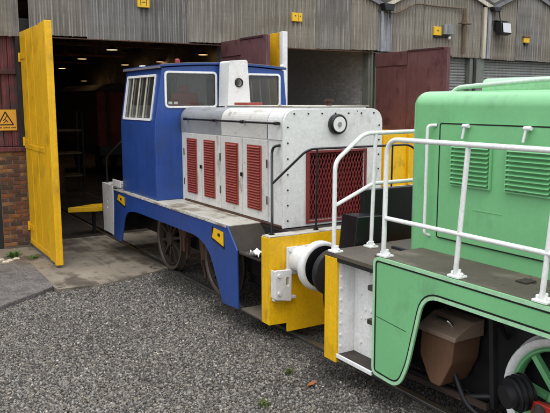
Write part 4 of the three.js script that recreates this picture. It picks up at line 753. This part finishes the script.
  part(bon, 'roof_rail', tube([[-0.5, 2.76, -4.35], [-0.5, 2.815, -4.27], [-0.5, 2.825, -4.1], [-0.5, 2.86, -3.4], [-0.5, 2.86, ze]], 0.02, 0.06), M.greenPale);
  // side door with lining and louvres
  const doorO = rpoly([[-4.31, 1.5, 0.03], [ze - 0.1, 1.5, 0.03], [ze - 0.1, 2.515, 0.03], [-4.31, 2.515, 0.03]]);
  const dr = part(L, 'bonnet_door', extX(doorO, [], -bx - 0.012, -bx + 0.001, 0.002), M.green);
  part(dr, 'lining', ringX(doorO, inset(doorO, 0.011), -bx - 0.0145, -bx - 0.0115), M.lining);
  louvre(dr, -bx - 0.013, -4.14, -3.73, 2.0, 2.335, 9, M.green, M.green, 0.036);
  louvre(dr, -bx - 0.013, -3.56, -3.15, 2.0, 2.335, 9, M.green, M.green, 0.036);
  louvre(dr, -bx - 0.013, -2.98, -2.57, 2.0, 2.335, 9, M.green, M.green, 0.036);
  for (const z of [-3.985, -3.375, -2.76]) part(dr, 'door_handle', [cyl([-bx - 0.01, 2.495, z], [-bx - 0.05, 2.495, z], 0.018, 12), tube([[-bx - 0.045, 2.5, z + 0.02], [-bx - 0.045, 2.495, z - 0.01], [-bx - 0.05, 2.39, z - 0.03]], 0.011, 0.02), cyl([-bx - 0.045, 2.495, z - 0.03], [-bx - 0.045, 2.495, z + 0.035], 0.016, 10)], M.railWhite);
  part(dr, 'panel_bead', box(-bx - 0.016, -bx - 0.0115, 1.8, 1.806, -3.9, -3.6), M.green);
  part(bon, 'grab_rail', tube([[-bx, 2.49, -4.36], [-bx - 0.06, 2.49, -4.41], [-bx - 0.06, 1.52, -4.41], [-bx, 1.5, -4.41]], 0.014, 0.04), M.railWhite);
  // white handrails
  const xr = -1.19, foot = (x, y, z) => [box(x - 0.05, x + 0.05, y, y + 0.02, z - 0.06, z + 0.06, 0.006), cyl([x, y + 0.02, z], [x, y + 0.06, z], 0.03, 12), ball(x, y + 0.03, z - 0.045, 0.016), ball(x, y + 0.03, z + 0.045, 0.016)];
  part(L, 'handrail', [tube([[-1.19, 1.275, -5.12], [-1.185, 2.14, -5.12], [-0.84, 2.395, -5.12], [1.1, 2.41, -5.12], [1.19, 2.2, -5.12], [1.19, 1.275, -5.12]], 0.021, 0.08), tube([[-1.185, 1.72, -5.12], [-0.72, 1.905, -5.12], [1.19, 1.905, -5.12]], 0.019, 0.05), tube([[-0.75, 1.275, -5.1], [-0.7, 2.4, -5.12]], 0.019)], M.railWhite);
  part(L, 'handrail', [tube([[xr, yb, -4.4], [xr, 2.385, -4.385], [xr, 2.385, ze]], 0.021, 0.14), tube([[xr, 1.712, -4.38], [xr, 1.705, ze]], 0.019), tube([[xr, yb, -3.57], [xr + 0.01, 2.38, -3.5]], 0.02), tube([[xr, yb, -2.8], [xr + 0.01, 2.38, -2.73]], 0.02), tube([[xr, yb, -1.9], [xr + 0.01, 2.38, -1.85]], 0.02)], M.railWhite);
  for (const [x, y, z] of [[-1.175, 1.275, -5.11], [-0.75, 1.275, -5.1], [xr + 0.02, yb, -4.4], [xr + 0.02, yb, -3.57], [xr + 0.02, yb, -2.8], [xr + 0.02, yb, -1.9]]) part(L, 'rail_foot', foot(x, y, z), M.railWhite);
  part(L, 'bolt_plate', box(-0.9, -0.78, yb, yb + 0.012, -3.25, -3.15, 0.004), M.dirty);
}

// ---------------------------------------------------------------- weeds and litter
function tuft(x, z, n, s, label, col) {
  const g = []; seed = Math.floor(x * 1000 + z * 77) + 5000;
  for (let i = 0; i < n; i++) { const a = rr(0, 6.28), l = s * rr(0.5, 1.2), r = rr(0, s * 1.3), bx = x + Math.cos(a * 3) * r, bz = z + Math.sin(a * 3) * r, w = l * 0.16; const ge = new THREE.BufferGeometry(); const d = [Math.cos(a), Math.sin(a)], pn = [-d[1] * w, d[0] * w], t = rr(0.3, 0.9);
    const P = [[bx - pn[0], -0.03, bz - pn[1]], [bx + pn[0], -0.03, bz + pn[1]], [bx + d[0] * l * 0.5 + pn[0], l * t, bz + d[1] * l * 0.5 + pn[1]], [bx - pn[0] + d[0] * l * 0.5, l * t, bz + d[1] * l * 0.5 - pn[1]], [bx + d[0] * l, l * t * 0.9, bz + d[1] * l]];
    ge.setAttribute('position', new THREE.Float32BufferAttribute([P[0], P[1], P[2], P[0], P[2], P[3], P[3], P[2], P[4]].flat(), 3)); ge.computeVertexNormals(); g.push(fin(ge)); }
  const t = thing('weed', label, 'weed', [x, -0.03, z], null, 'weeds in the yard'); part(t, 'leaves', g, plain(col, 0.9));
}
tuft(2.2, -12.45, 70, 0.09, 'green weed clump at foot of brick pier', 0x4a6a2c);
tuft(2.48, -12.1, 36, 0.06, 'small weed on concrete below yellow door', 0x55702f);
tuft(3.55, -5.5, 30, 0.035, 'tiny weed in gravel below yellow beam of green loco', 0x53602c);
tuft(2.95, -5.0, 36, 0.04, 'tiny weed in the gravel at bottom of the photo', 0x55622e);
{
  seed = 77; const spots = [[1.95, -12.25], [2.08, -12.12], [2.2, -12.2], [2.0, -12.05]];
  const labs = ['pale stone by the brick pier, leftmost', 'pale stone by the brick pier nearest the tarmac', 'pale stone by the brick pier nearest the weeds', 'small pale stone on the tarmac edge by the pier'];
  spots.forEach(([x, z], i) => { const g = new THREE.IcosahedronGeometry(0.05, 1); const p = g.attributes.position; for (let k = 0; k < p.count; k++) { const h = 1 + 0.25 * Math.sin(p.getX(k) * 90 + i) * Math.cos(p.getZ(k) * 70); p.setXYZ(k, p.getX(k) * h * 1.4, p.getY(k) * 0.5 * h, p.getZ(k) * h); } g.computeVertexNormals(); const t = thing('stone', labs[i], 'stone', [x, 0.0, z], [0, 0, 0], 'pale stones by the pier'); part(t, 'body', fin(g), M.cream); });
  const lf = thing('fallen_leaf', 'brown dead leaf lying on gravel near the green loco step', 'leaf', [3.57, -0.005, -5.14], [0, 0, 0]);
  part(lf, 'blade', extY(rpoly([[-0.06, 0], [0, -0.03, 0.02], [0.06, 0.005], [0, 0.035, 0.02]]), [], 0, 0.004).rotateZ(0.25), plain(0x9a5a30, 0.9));
}
scene.traverse(o => { if (o.isMesh) { o.castShadow = true; o.receiveShadow = true; } });
renderer.render(scene, camera);
